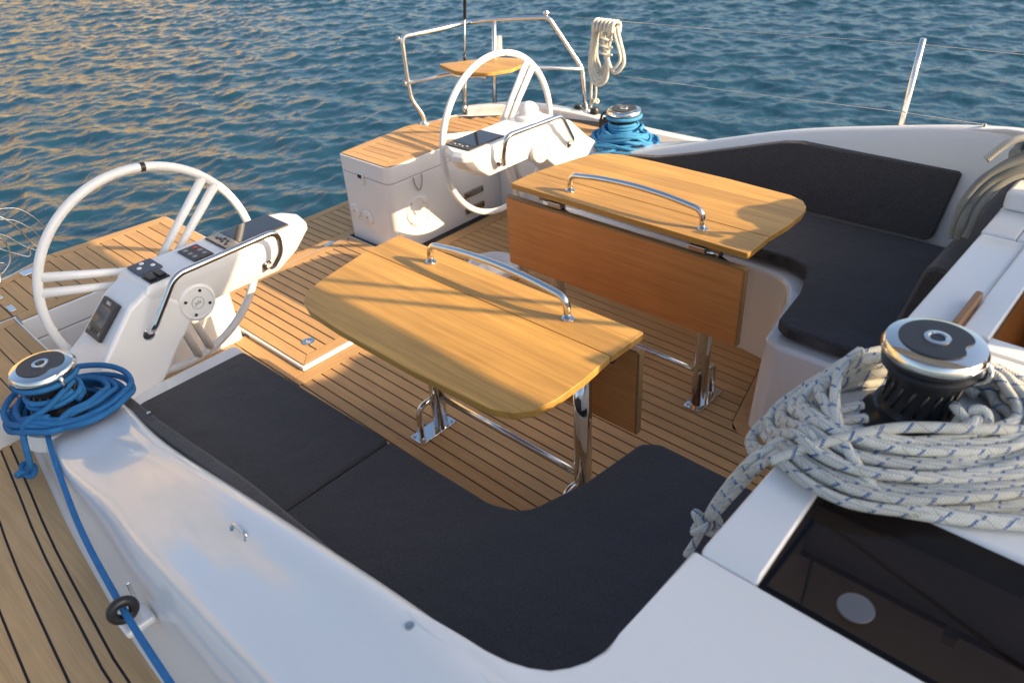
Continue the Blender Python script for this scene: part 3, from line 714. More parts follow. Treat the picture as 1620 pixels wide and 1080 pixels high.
# ================================================================== TABLES
def table(s, label):
    root = thing('cockpit_table', (.48, s*.50, 0), label, 'table', 'folding cockpit tables')
    zt, th = .70, .022
    main = [(.974, .4215), (.984, .54), (.982, .64), (.966, .705), (.935, .744), (.88, .766), (.63, .778), (.31, .776), (.16, .766), (.10, .745), (.055, .705), (.034, .64), (.010, .53), (-.012, .4215)]
    P = [(x, s*y) for x, y in main]
    if s > 0: P = P[::-1]
    prism('tabletop', P, zt-th, zt, 'table', root, bevel=.003, seg=2)
    Q = [(-.013, s*.4190), (-.014, s*.283), (-.010, s*.279), (.974, s*.279), (.979, s*.283), (.975, s*.4190)]
    if s > 0: Q = Q[::-1]
    prism('centre_strip', Q, zt-th, zt, 'table', root, bevel=.0025, seg=2)
    # drop leaf hanging below the inner edge
    yl = .286
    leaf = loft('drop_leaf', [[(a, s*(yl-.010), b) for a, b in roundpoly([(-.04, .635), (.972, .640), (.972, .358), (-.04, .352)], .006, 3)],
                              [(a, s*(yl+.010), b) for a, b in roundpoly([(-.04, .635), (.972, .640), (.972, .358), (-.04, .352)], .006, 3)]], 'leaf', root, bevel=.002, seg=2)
    # edge lipping of the leaf, proud of both faces
    box('leaf_edge', .9725, .980, s*(yl-.0115), s*(yl+.0115), .358, .640, 'edge', leaf, bevel=.002)
    box('leaf_edge', -.04, .9724, s*(yl-.0115), s*(yl+.0115), .6385, .6445, 'edge', leaf, bevel=.001)
    for x in (.20, .80):
        box('hinge', x-.03, x+.03, s*.279, s*.300, .652, .672, 'steel_b', root, bevel=.003)
    # legs, stretcher, hoops, base plates
    for x, d in ((.158, -1), (.824, 1)):
        tube('leg', [(x, s*.346, .008), (x, s*.346, .60)], .0275, 'steel', root, seg=28)
        tube('leg_head', [(x, s*.346, .585), (x, s*.346, .668)], .034, 'steel', root, seg=24)
        box('bracket', x-.05, x+.05, s*.30, s*.56, .655, .6775, 'steel_d', root, bevel=.003)
        box('lock_lever', x-.03, x-.012, s*.36, s*.44, .60, .645, 'black', root, bevel=.004)
        tube('lever_rod', [(x+.02, s*.345, .625), (x+.085, s*.330, .612)], .006, 'black', root, seg=8)
        lathe('lever_knob', [(0, -.012), (.010, -.008), (.013, 0), (.010, .008), (0, .012)], (x+.088, s*.329, .612), 'black', root, seg=12)
        pl = [(x-.035, s*.297), (x+.035, s*.297), (x+.035, s*.470), (x-.035, s*.470)]
        prism('base_plate', roundpoly(pl if s > 0 else pl[::-1], .012, 4), .0012, .007, 'steel', root, bevel=.0015, seg=2)
        tube('hoop', bendpath([(x, s*.352, .138), (x, s*.440, .138), (x, s*.440, .007)], .055), .011, 'steel', root, seg=14)
        for yy in (.312, .458):
            lathe('bolt', [(0, 0), (.007, 0), (.006, .003), (0, .0035)], (x+.022, s*yy, .007), 'steel_b', root, seg=10)
            lathe('bolt', [(0, 0), (.007, 0), (.006, .003), (0, .0035)], (x-.022, s*yy, .007), 'steel_b', root, seg=10)
    tube('stretcher', [(.18, s*.346, .145), (.80, s*.346, .145)], .0105, 'steel', root, seg=14)
    box('slide_rail', .18, .80, s*.42, s*.46, .655, .6775, 'steel_b', root, bevel=.003)
    # chrome grab handle on the centre strip
    pts = [(.222, s*.349, zt+.001), (.226, s*.349, zt+.062), (.36, s*.349, zt+.079), (.50, s*.349, zt+.086), (.64, s*.349, zt+.080), (.772, s*.349, zt+.064), (.778, s*.349, zt+.001)]
    h = tube('grab_handle', bendpath(pts, [.034, .05, .06, .05, .040]), .0105, 'steel', root, seg=20)
    for x in (.222, .778): lathe('foot_ring', [(0, 0), (.0185, 0), (.018, .0025), (.014, .004), (0, .004)], (x, s*.349, zt+.0004), 'steel', h, seg=28)
    return root
t1 = table(-1, 'teak cockpit table in front, with chrome grab handle, over the charcoal L-shaped seat')
t2 = table(1, 'teak cockpit table behind, its brown drop leaf hanging towards the viewer')
# a small scratch in the far table

# ================================================================== STEERING WHEELS
def wheel(s, label, turn):
    c = Vector((-.634, s*.869, .604)); Rr = .375
    root = thing('steering_wheel', c, label, 'steering wheel', 'twin white steering wheels')
    ring = [c+Vector((0, Rr*math.cos(a), Rr*math.sin(a))) for a in np.linspace(0, 2*math.pi, 97)[:-1]]
    rim = tube('rim', ring, .0150, 'wheel', root, seg=16, closed=True)
    for k, ang in enumerate(turn):
        a = R(ang); d = Vector((0, math.cos(a), math.sin(a))); p = Vector((0, -math.sin(a), math.cos(a)))
        for q in (-1, 1):
            o0 = q*.021; o1 = q*.026
            tube('spoke', [c+d*.02+p*o0+Vector((.006, 0, 0)), c+d*.18+p*(o0*.5+o1*.5), c+d*(Rr-.006)+p*o1], lambda t: .0135+.0025*max(0, t-.8)*5, 'wheel', root, seg=12)
    lathe('hub', [(0, -.022), (.045, -.018), (.050, 0), (.045, .03), (.030, .05), (0, .05)], c, 'wheel', root, axis='x', seg=28)
    tube('shaft', [c+Vector((.03, 0, 0)), c+Vector((.085, 0, 0))], .022, 'steel_b', root, seg=16)
    # black king spoke mark
    return root, rim, c, Rr
def wheel_mark(root, rim, c, Rr, ang, wd):
    arc = [c+Vector((0, Rr*math.cos(a), Rr*math.sin(a))) for a in np.linspace(R(ang)-wd, R(ang)+wd, 8)]
    tube('king_spoke_mark', arc, .0157, 'black', rim, seg=16)

from math import atan2, degrees
w1 = wheel(-1, 'white starboard steering wheel nearest the viewer, black band on its rim', (43, 162, 281))
wheel_mark(*w1, 80, .021)
w2 = wheel(1, 'white port steering wheel behind the far table, thin dark mark at its top', (50, 170, 290))
wheel_mark(*w2, 80, .006)

# ================================================================== HELM PEDESTALS
def pedestal(s, label):
    root = thing('helm_pedestal', (-.46, s*1.1, 0), label, 'helm console', 'helm pedestals')
    sy = lambda y: s*y
    # console: plan outline at the top, smaller below
    top = [(-.372, .44), (-.40, .405), (-.455, .392), (-.515, .42), (-.553, .50), (-.556, 1.00), (-.372, 1.00)]
    mid = [(-.366, .43), (-.395, .394), (-.455, .380), (-.525, .41), (-.562, .50), (-.564, 1.02), (-.362, 1.02)]
    lowr = [(-.395, .545), (-.42, .52), (-.465, .515), (-.505, .53), (-.535, .57), (-.540, 1.00), (-.395, 1.00)]
    rings = []
    for poly, z in ((lowr, .556), ([(a*.35+b*.65, c_*.35+d_*.65) for (a, c_), (b, d_) in zip(lowr, mid)], .612), (mid, .664), (mid, .684), ([(a*.85+b*.15, c_*.85+d_*.15) for (a, c_), (b, d_) in zip(top, mid)], .700), (top, .7035)):
        rp = roundpoly([(x, y) for x, y in poly], [.02, .03, .03, .03, .03, .01, .01], 4)
        rings.append([(x, sy(y), z) for x, y in rp])
    body = loft('body', rings, 'gel_matt', root, smooth=True, bevel=.004, seg=2, angle=28)
    col = [[(-.366, .87, .557), (-.366, .99, .7028), (-.556, .99, .7028), (-.545, .87, .557)],
           [(-.362, .965, .470), (-.356, 1.075, .668), (-.548, 1.075, .664), (-.545, .965, .470)],
           [(-.352, 1.055, .375), (-.338, 1.185, .565), (-.552, 1.185, .556), (-.548, 1.055, .375)],
           [(-.330, 1.135, .312), (-.305, 1.27, .500), (-.560, 1.27, .496), (-.555, 1.135, .312)],
           [(-.300, 1.190, .240), (-.270, 1.325, .455), (-.575, 1.325, .452), (-.57, 1.190, .24)]]
    colo = loft('column', [[(x, sy(y), z) for x, y, z in r] for r in col], 'gel_matt', root, bevel=.016, seg=4)
    # lower arm down to the footwell side
    loft('foot', [[(x, sy(y), z) for x, y, z in r] for r in ([(-.345, 1.12, .34), (-.345, 1.262, .40), (-.56, 1.262, .40), (-.56, 1.12, .34)], [(-.36, 1.19, -.003), (-.36, 1.262, -.003), (-.58, 1.262, -.003), (-.58, 1.19, -.003)])], 'gel_matt', root, bevel=.015)
    # recessed wedge line on the column face
    # hub boss with logo disc
    boss = lathe('hub_boss', [(0, -.05), (.066, -.05), (.064, .002), (.058, .008), (.054, .0085), (.052, .006), (0, .006)], (-.368, sy(.869), .588), 'gel_matt', root, axis='x', seg=40)
    for k in range(4):
        a = R(45+20+90*k); lathe('screw', [(0, 0), (.0055, 0), (.005, .002), (0, .002)], (-.3615, sy(.869)+.042*math.cos(a), .588+.042*math.sin(a)), 'grey' if s > 0 else 'black', boss, axis='x', seg=12)
    lathe('logo_ring', [(.0215, 0), (.0215, .0012), (.0200, .0012), (.0200, 0)], (-.3618, sy(.869), .588), 'grey', boss, axis='x', seg=32)
    text('logo_lettering', 'Jefa', .017, 'grey', boss, frame((-.3612, sy(.869), .588), (0, 1, .12), (0, -.12, 1), (1, 0, 0)))
    # bent steel grab rail
    pts = [(-.372, sy(1.050), .562), (-.318, sy(1.045), .585), (-.300, sy(.935), .738), (-.300, sy(.565), .748), (-.318, sy(.560), .660), (-.345, sy(.590), .605), (-.375, sy(.594), .606)]
    tube('grab_rail', bendpath(pts, [.03, .035, .045, .03, .02]), .0105, 'steel', root, seg=18)
    for y, z in ((1.050, .562), (.594, .606)): lathe('rail_foot', [(0, 0), (.020, 0), (.019, .004), (.014, .006), (0, .006)], (-.354 if y > 1 else -.3795, sy(y), z), 'steel', root, axis='x', seg=24)
    return root, body, colo
def on_top(name, root, x0, x1, y0, y1, mat, z=.7036, h=.004, bevel=.0015): return box(name, x0, x1, y0, y1, z, z+h, mat, root, bevel=bevel, seg=2)
ps, psb, psc = pedestal(-1, 'white starboard helm console with keypads, dark plotter and column display')
pl_ = on_top('plotter', ps, -.538, -.392, -.712, -.468, 'bezel', h=.006)
on_top('screen', pl_, -.533, -.397, -.655, -.472, 'screen', z=.7097, h=.0008, bevel=.0003)
kp = on_top('plotter_keys', pl_, -.533, -.397, -.708, -.658, 'steel_d', z=.7097, h=.0010, bevel=.0003)
for a, b in ((-.50, -.685), (-.482, -.682), (-.462, -.688), (-.445, -.676), (-.47, -.672), (-.43, -.692)): lathe('key', [(0, 0), (.0065, 0), (.006, .002), (0, .002)], (a, b, .7108), 'black', pl_, seg=10)
pad = on_top('keypad', ps, -.520, -.405, -.822, -.752, 'bezel', h=.006)
for i in range(3):
    for j in range(2): lathe('key', [(0, 0), (.0085, 0), (.008, .002), (0, .002)], (-.495+i*.032, -.805+j*.035, .7097), 'red' if (i == 0 and j == 1) else 'grey', pad, seg=12)
p3 = on_top('thruster_panel', ps, -.545, -.455, -.985, -.905, 'navy', h=.009, bevel=.003)
for a, b in ((-.522, -.945), (-.495, -.965), (-.482, -.925)): lathe('push_button', [(0, 0), (.0080, 0), (.007, .003), (0, .003)], (a, b, .7127), 'white', p3, seg=14)
sw = on_top('switch_panel', ps, -.445, -.378, -.985, -.920, 'black', h=.005)
for q in (-.968, -.937): box('rocker', -.435, -.388, q-.012, q+.012, .7087, .718, 'black', sw, bevel=.003)
# small multifunction display on the sloping column face
def column_display():
    o = Vector((-.452, -1.128, .6165)); ax = Vector((1, 0, .012)).normalized(); dn = Vector((0, -.110, -.103)).normalized(); nz = ax.cross(-dn).normalized()
    if nz.z < 0: nz = -nz
    def slab(name, x0, x1, v0, v1, h0, h1, mat, parent, bev=.002):
        V = [o+ax*x+dn*v+nz*h for h in (h0, h1) for (x, v) in ((x0, v0), (x1, v0), (x1, v1), (x0, v1))]
        return mk(name, V, [(0, 3, 2, 1), (4, 5, 6, 7), (0, 1, 5, 4), (1, 2, 6, 5), (2, 3, 7, 6), (3, 0, 4, 7)], mat, parent, bevel=bev, seg=2)
    d = slab('instrument_display', -.052, .052, -.065, .065, .0, .014, 'bezel', ps, .004)
    slab('screen', -.038, .038, -.040, .026, .0142, .0148, 'screen2', d, .0002)
    for k in range(5): slab('key', -.040+k*.0175, -.030+k*.0175, .038, .050, .0142, .0156, 'grey' if k in (0, 4) else 'black', d, .0004)
    text('maker_lettering', 'B&G', .015, 'white', d, frame(o+dn*-.0515+nz*.0145, ax, -dn, nz))
column_display()
pp, ppb, ppc = pedestal(1, 'white port helm console with compass dome and black plotter, sunlit')
pq = on_top('plotter', pp, -.540, -.392, .430, .650, 'bezel', h=.006)
on_top('screen', pq, -.536, -.397, .475, .645, 'screen', z=.7097, h=.0008, bevel=.0003)
for a, b in ((-.50, .452), (-.475, .455), (-.45, .448), (-.43, .457)): lathe('key', [(0, 0), (.006, 0), (.005, .003), (0, .003)], (a, b, .7098), 'grey', pq, seg=10)
cp = lathe('compass_base', [(0, 0), (.068, 0), (.064, .018), (.050, .026), (0, .026)], (-.470, .905, .7030), 'gel_matt', pp, seg=32)
lathe('compass_dome', [(.048, .0)]+[(.046*math.cos(R(a)), .008+.046*math.sin(R(a))) for a in range(0, 91, 10)], (-.470, .905, .7292), 'gel_matt', cp, seg=32)
box('blue_step_light', -1.0, -.97, -.475, -.44, .0, .012, 'navy', lid)

# ================================================================== CUSHIONS
def cushion(name, poly, z0, z1, label, rad=.03, bev=.018, crown=0.0, mat='fabric'):
    P = roundpoly(poly, rad, 6)
    cx = sum(p[0] for p in P)/len(P); cy = sum(p[1] for p in P)/len(P)
    v, f = prism_v(P, z0, z1)
    o = mk(name, v, f, mat, bevel=bev, seg=5, origin=(cx, cy, z0)); tag(o, label, 'cushion', 'charcoal cockpit cushions'); return o
Z0, Z1 = .3935, .440
cushion('seat_cushion', [(-.215, -.832), (.515, -.815), (.517, -1.205), (-.215, -1.20)], Z0, Z1, 'rectangular charcoal seat cushion in front of the starboard helm console', [.02, .015, .015, .03])
Lsh = [(.521, -.815), (.90, -.808), (.985, -.775), (1.035, -.60), (1.058, -.395), (1.10, -.362), (1.495, -.365), (1.515, -.40), (1.505, -1.19), (1.45, -1.225), (.523, -1.205)]
cushion('seat_cushion', Lsh, Z0, Z1, 'large L-shaped charcoal seat cushion filling the near corner', [.015, .10, .12, .10, .03, .04, .02, .02, .05, .04, .015])
cushion('seat_cushion', [(x, -y) for x, y in [(-.215, -.832), (.515, -.815), (.517, -1.205), (-.215, -1.20)]][::-1], Z0, Z1, 'charcoal seat cushion hidden mostly behind the far table', .02)
cushion('seat_cushion', [(x, -y) for x, y in Lsh][::-1], Z0, Z1, 'L-shaped charcoal seat cushion on the far side, beyond the drop leaf', [.015, .10, .12, .10, .03, .04, .02, .02, .05, .04, .015][::-1])
def back_cushion(s, label):
    prof = [(-.20, .452), (-.20, .492), (.02, .520), (.22, .575), (.45, .645), (.60, .690), (.68, .704), (1.272, .708), (1.284, .700), (1.256, .462), (1.235, .452)]
    P = roundpoly(prof, [.01, .02, 0, 0, 0, .05, .03, .012, .02, .02, .02], 4)
    yb = lambda z, o_: 1.200+(z-.45)*.25+o_
    a = [(x, s*yb(z, 0), z) for x, z in P]; b = [(x, s*yb(z, .038), z) for x, z in P]
    root = thing('back_cushion', (.5, s*1.2, .45), label, 'cushion', 'charcoal cockpit cushions')
    loft('pad', [a, b], 'fabric2', root, bevel=.013, seg=5)
    return root
b1 = back_cushion(-1, 'low charcoal back cushion along the inside of the near white coaming')
b2 = back_cushion(1, 'tall charcoal back cushion along the far white coaming')
lathe('snap_fastener', [(0, 0), (.007, 0), (.006, .006), (0, .007)], (-.02, -1.2235, .517), 'steel', b1, seg=12)
def fwd_cushion(s, label):
    y0, y1 = .34, 1.17
    prof = [(1.385, .446), (1.455, .770), (1.475, .785), (1.518, .785), (1.53, .77), (1.535, .446)]
    P = roundpoly(prof, .025, 5)
    o = loft('back_cushion', [[(x, s*y, z-(.01 if y > 1.1 else 0)) for x, z in P] for y in (y0, .6, .9, y1)], 'fabric2', origin=(1.46, s*.75, .446), bevel=.012, seg=4, angle=40)
    tag(o, label, 'cushion', 'charcoal cockpit cushions')
fwd_cushion(1, 'charcoal back cushion leaning on the white bulkhead beside the companionway, under grey ropes')

# ================================================================== WINCHES
def winch(c, label, rs=1.0, group='winches', aim=0, cap='padtop'):
    root = thing('winch', c, label, 'winch', group); c = Vector(c)
    lathe('base', [(0, 0), (.092*rs, 0), (.092*rs, .012), (.080*rs, .022), (.075*rs, .036), (0, .036)], c, 'drum', root, seg=40)
    lathe('drum', [(.0, .0362), (.068*rs, .0362), (.060*rs, .050), (.057*rs, .085), (.062*rs, .112), (.074*rs, .120), (0, .120)], c, 'drum', root, seg=40)
    # ribs of the gripping drum
    for k in range(18):
        a = 2*math.pi*k/18; d = Vector((math.cos(a), math.sin(a), 0)); t = Vector((-d.y, d.x, 0))
        tube('drum_rib', [c+d*.0605*rs+Vector((0, 0, .048)), c+d*.0578*rs+t*.006+Vector((0, 0, .070)), c+d*.0585*rs+t*.012+Vector((0, 0, .095))], .0028*rs, 'drum', root, seg=5)
    lathe('tailing_jaw', [(0, .1202), (.079*rs, .1202), (.081*rs, .128), (.073*rs, .1335), (.081*rs, .139), (.082*rs, .145), (0, .145)], c, 'black', root, seg=48)
    tp = lathe('top_plate', [(.0, .1452), (.083*rs, .1452), (.0865*rs, .150), (.0865*rs, .156), (.081*rs, .1645), (.062*rs, .169), (.0, .170)], c, 'steel', root, seg=64)
    # dark cap insert with a scallop
    P = []
    for k in range(64):
        a = 2*math.pi*k/64; rr = .0615*rs
        da = math.atan2(math.sin(a-aim), math.cos(a-aim)); rr -= .016*rs*math.exp(-(da/.32)**2)
        P.append((c.x+rr*math.cos(a), c.y+rr*math.sin(a)))
    prism('cap_insert', P, c.z+.1660, c.z+.1718, cap, tp, bevel=.0012, seg=2)
    sk = lathe('socket_ring', [(.0125*rs, 0), (.022*rs, 0), (.0215*rs, .0022), (.015*rs, .003), (.0125*rs, .0015)], c+Vector((0, 0, .1719)), 'steel', tp, seg=32)
    star = []
    for k in range(16):
        a = 2*math.pi*k/16; rr = (.0128 if k % 2 else .0095)*rs; star.append((c.x+rr*math.cos(a), c.y+rr*math.sin(a)))
    prism('socket', star, c.z+.1719, c.z+.1724, 'black', sk)
    # feeder arm
    d = Vector((math.cos(aim), math.sin(aim), 0))
    tube('feeder_arm', smooth_path([c+d*.070*rs+Vector((0, 0, .158)), c+d*.088*rs+Vector((0, 0, .150)), c+d*.090*rs+Vector((0, 0, .128)), c+d*.074*rs+Vector((0, 0, .112))], 5), .0065*rs, 'steel', root, seg=10)
    return root
wz = .4945
win_s = winch((-.265, -1.372, wz), 'black and chrome winch wrapped in blue rope at the near left', 1.0, aim=R(10))
win_p = winch((-.265, 1.372, wz), 'chrome-topped winch wrapped in light blue rope behind the far table', 1.0, aim=R(150))
win_f = winch((1.695, -.540, .9345), 'large chrome and black winch in the white rope pile on the cabin top', .92, aim=R(0))
win_q = winch((1.69, .835, .946), 'chrome winch on the far cabin top beside the grey ropes', .92, aim=R(0))
lathe('plinth', [(0, 0), (.125, 0), (.115, .05), (.11, .056), (0, .056)], (1.69, .835, .8895), 'gel', win_q, seg=40)

# ================================================================== ROPES
def coil_path(c, loops, rx, ry, rot, z0, dz, jit, seed, cx_j=.02, n=16, lay=6, grow=0):
    rg = random.Random(seed); pts = []; ca, sa = math.cos(rot), math.sin(rot)
    for l in range(loops):
        ex = rx*(1+rg.uniform(-jit, jit)+grow*l); ey = ry*(1+rg.uniform(-jit, jit)+grow*l); ox, oy = rg.uniform(-cx_j, cx_j), rg.uniform(-cx_j, cx_j); ph = rg.random()*6.28
        for k in range(n):
            a = 2*math.pi*k/n; r_ = 1+.05*math.sin(3*a+ph)
            x = ex*math.cos(a)*r_+ox; y = ey*math.sin(a)*r_+oy
            z = z0+dz*(l % lay)+dz*.5*math.sin(a*2+ph)*.6+dz*k/n
            pts.append((c[0]+x*ca-y*sa, c[1]+x*sa+y*ca, z))
    return smooth_path(pts, 3)
def knot(c, r, rr, seed=1):
    pts = []
    for k in range(36):
        t = 2*math.pi*k/36
        pts.append((c[0]+r*(math.sin(t)+2*math.sin(2*t))*.38, c[1]+r*(math.cos(t)-2*math.cos(2*t))*.38, c[2]+r*(-math.sin(3*t))*.45))
    return pts
def blue_rope_near():
    root = thing('rope', (-.23, -1.37, .49), 'royal blue rope coiled round the near winch and led forward along the coaming', 'rope', 'sheet ropes')
    c = (-.265, -1.372); r = .0084
    # turns on the drum
    P = []
    for k in range(2*24+1):
        a = 2*math.pi*k/24+.5; P.append((c[0]+.069*math.cos(a), c[1]+.069*math.sin(a), wz+.052+.018*k/24))
    tube('drum_turns', P, r, 'ropeblue', root, seg=10)
    P = [(c[0]+.0815*math.cos(a), c[1]+.0815*math.sin(a), wz+.1335) for a in np.linspace(R(-170), R(60), 30)]
    tube('jaw_turn', P, r*.95, 'ropeblue', root, seg=10)
    # loose coil hung over the winch, resting on the plinth
    rg = random.Random(4); pts = []; nl = 9
    for l in range(nl):
        base = .118+.012*(l % 4); ex, ey = base*rg.uniform(.95, 1.2), base*rg.uniform(.92, 1.05); ox, oy = rg.uniform(.0, .035), rg.uniform(-.008, .03); ph = rg.random()*6
        for k in range(14):
            a = 2*math.pi*k/14; x = ex*math.cos(a); y = ey*math.sin(a)
            zz = wz+.008+.0105*(l//2)+(.012 if l % 2 else 0)+.012*math.sin(a+ph)+(.016 if x > .05 else 0)
            zz = max(zz, wz+.004)
            pts.append((c[0]+x*.90+y*.30+ox, c[1]+y*.98-x*.12+oy, zz))
    tube('coil', smooth_path(pts, 4), r, 'ropeblue', root, seg=10)
    # bitter end crossing the coil, ending in a stopper knot
    tail = smooth_path([(c[0]+.062, c[1]+.045, wz+.115), (c[0]+.080, c[1]+.01, wz+.110), (c[0]+.085, c[1]-.045, wz+.085), (c[0]+.070, c[1]-.112, wz+.055), (-.165, -1.515, .455), (-.200, -1.520, .425)], 8)
    tube('tail', tail, r, 'ropeblue', root, seg=10)
    tube('stopper_knot', smooth_path(knot((-.215, -1.523, .408), .022, r), 3, True), r, 'ropeblue', root, seg=9, closed=True)
    # led forward over the coaming through the fairlead
    path = []
    for x, dy, dz in ((-.205, .0, .0), (-.12, .0, .0), (.05, .0, .0), (.30, .0, 0), (.55, 0, 0), (.80, 0, 0), (1.3, 0, 0), (2.2, 0, 0)):
        yb = interp(x, basex, basey)
        path.append((x, -(interp(x, [-.205, -.08, .3, .6, 1.0, 2.2], [1.432, 1.470, 1.535, 1.570, 1.60, 1.64])), interp(x, [-.205, -.08, .3, .6, 1.0, 2.2], [wz+.03, .505, .535, .565, .60, .66])))
    tube('standing_part', smooth_path(path, 10), r*.84, 'ropeblue', root, seg=10)
blue_rope_near()
def blue_rope_far():
    root = thing('rope', (-.25, 1.37, .49), 'light blue rope piled round the far winch near the white coil', 'rope', 'sheet ropes')
    c = (-.265, 1.372); r = .0088
    P = []
    for k in range(3*24+1):
        a = 2*math.pi*k/24; P.append((c[0]+.070*math.cos(a), c[1]+.070*math.sin(a), wz+.055+.0155*k/24))
    tube('drum_turns', P, r, 'ropelight', root, seg=8)
    P = [(c[0]+.082*math.cos(a), c[1]+.082*math.sin(a), wz+.133) for a in np.linspace(R(-140), R(160), 36)]
    tube('jaw_turn', P, r, 'ropelight', root, seg=8)
    pts = []; rg = random.Random(9)
    for l in range(10):
        base = .088+.007*l; ox, oy = rg.uniform(-.015, .03), rg.uniform(-.03, .01); ph = rg.random()*6
        for k in range(14):
            a = 2*math.pi*k/14
            pts.append((c[0]+base*math.cos(a)*1.12+ox, c[1]+base*math.sin(a)+oy, max(wz+.004, wz+.072-.0075*l+.012*math.sin(a*2+ph)+.006*math.sin(a+ph))))
    tube('coil', smooth_path(pts, 4), r, 'ropelight', root, seg=8)
    tube('tail', smooth_path([(c[0]+.10, c[1]-.05, wz+.03), (c[0]+.05, c[1]-.16, wz+.012), (c[0]-.03, c[1]-.20, wz-.012), (c[0]-.06, c[1]-.185, wz-.02)], 6), r, 'ropelight', root, seg=8)
    tube('tail', smooth_path([(c[0]-.13, c[1]-.05, wz+.02), (c[0]-.16, c[1]-.13, wz), (c[0]-.17, c[1]-.15, wz-.02)], 6), r, 'ropelight', root, seg=8)
    tube('standing_part', smooth_path([(c[0]+.08, c[1]+.0, wz+.03), (c[0]+.16, c[1]+.03, wz+.02), (c[0]+.30, c[1]+.055, .510), (.3, 1.50, .53), (1.0, 1.56, .62), (2.2, 1.62, .66)], 8), r*.9, 'ropelight', root, seg=8)
blue_rope_far()

def white_pile(c, name_label, seed):
    root = thing('rope', (c[0], c[1], .936), name_label, 'rope', 'halyard ropes')
    r = .0088; rg = random.Random(seed); au = Vector((.712, .702)); av = Vector((.702, -.712)); cen = Vector((1.705, -.585))
    per = 22
    for layer, lanes in ((0, 9), (1, 8), (2, 6), (3, 3)):
        pts = []
        for l in range(lanes):
            g = (l if layer % 2 == 0 else lanes-1-l)+.5*(layer % 2)+(.5 if layer > 1 else 0)     # wound outwards, then back inwards
            ph = rg.random()*6.28; ph2 = rg.random()*6.28; sk = rg.uniform(-.05, .05)
            for k in range(per):
                a = 2*math.pi*k/per; gg = g+(k/per if layer % 2 == 0 else -k/per)
                top = -.142-.0090*gg; bot = .058+.0150*gg; hu = .150+.0115*gg
                ca_, sa_ = math.cos(a), math.sin(a); sq = 1/(abs(ca_)**3.0+abs(sa_)**3.0)**(1/3.0)
                wob = .0055*math.sin(2*a+ph)+.0035*math.sin(3*a+ph2)
                u = .012+(hu+wob)*ca_*(.35+.65*sq); v = (top+bot)/2+((bot-top)/2+wob)*sa_*(.4+.6*sq)+sk*u*.3
                p2 = cen+au*u+av*v; dv = p2-Vector((c[0], c[1]))
                if dv.length < .082: p2 = Vector((c[0], c[1]))+dv.normalized()*.082
                z = .946+.0150*layer+.0035*math.sin(3*a+ph)+.002*math.sin(7*a+ph2)
                if p2.x < 1.575: z -= (1.575-p2.x)*.9
                pts.append((p2.x, p2.y, z))
        tube('coil', smooth_path(pts, 4), r, 'ropewhite', root, seg=10)
    tube('half_hitch', smooth_path(knot((c[0]+.082, c[1]-.040, 1.010), .024, r), 3, True), r*.9, 'ropewhite', root, seg=10, closed=True)
    # strands that cross the heap, one runs back off the forward edge
    tube('crossing_strand', smooth_path([(1.575, -.500, 1.01), (1.572, -.575, 1.012), (1.60, -.66, 1.000), (1.655, -.735, .985), (1.73, -.765, .955), (1.82, -.735, .950), (1.93, -.66, .948)], 8), r, 'ropewhite', root, seg=10)
    tube('crossing_strand', smooth_path([(1.640, -.765, .944), (1.72, -.775, .940), (1.80, -.750, .944), (1.90, -.69, .946), (2.0, -.62, .946)], 8), r, 'ropewhite', root, seg=10)
    tube('crossing_strand', smooth_path([(1.560, -.790, .945), (1.62, -.745, .985), (1.70, -.672, 1.010), (1.79, -.605, 1.012), (1.85, -.52, .985)], 8), r, 'ropewhite', root, seg=10)
    for k in range(4):
        a = k*1.6; dx, dz = .0095*math.cos(a), .0095*math.sin(a)
        tube('hanging_tail', smooth_path([(1.625+.02*(k % 3), -.60-.03*k, .975), (1.575+.004*k, -.68-.018*k, .965), (1.535+dx, -.735-.010*k, .915+dz), (1.500+dx, -.752, .845+dz), (1.472+dx*.8, -.757, .775+dz*.8), (1.455+dx*.5, -.760, .725+dz*.5)], 8), r*.95, 'ropewhite', root, seg=9)
    tube('end_knot', smooth_path(knot((1.446, -.762, .700), .024, r), 3, True), r*.9, 'ropewhite', root, seg=9, closed=True)
    tube('end', smooth_path([(1.445, -.764, .69), (1.438, -.778, .655), (1.430, -.792, .625)], 5), r*.9, 'ropewhite', root, seg=9)
white_pile((1.695, -.540, 0), 'white rope with blue flecks heaped round the cabin-top winch', 11)

def grey_ropes():
    root = thing('rope', (1.57, .60, .99), 'bundle of grey ropes draped over the far cabin edge', 'rope', 'halyard ropes')
    rg = random.Random(5)
    for k in range(10):
        q = k*.0118 if k < 7 else (k-7)*.024+.012; e = rg.uniform(-.012, .012); yo = .035*(k % 3)-.01+(.05 if k > 6 else 0); lo = rg.uniform(-.018, .018); o_ = q*.50
        tube('strand', smooth_path([(2.0, .74+yo, 1.0), (1.82, .69+yo+e, 1.0+q*.7), (1.67, .615+yo, 1.003+q), (1.585-.25*o_, .560+yo+e, 1.006+o_), (1.535-.75*o_, .515+yo, .972+.75*o_), (1.512-1.0*o_, .480+yo*.8, .915+.45*o_), (1.508-1.0*o_, .462+yo*.6+e, .872+.25*o_+lo), (1.506-.9*o_, .446+yo*.5, .832+.2*o_+lo)], 8), .0110, 'ropegrey', root, seg=9)
    tube('strand', smooth_path([(1.78, .72, 1.05), (1.62, .625, 1.085), (1.53, .575, 1.075), (1.482, .55, 1.02)], 8), .010, 'ropecream', root, seg=9)
grey_ropes()

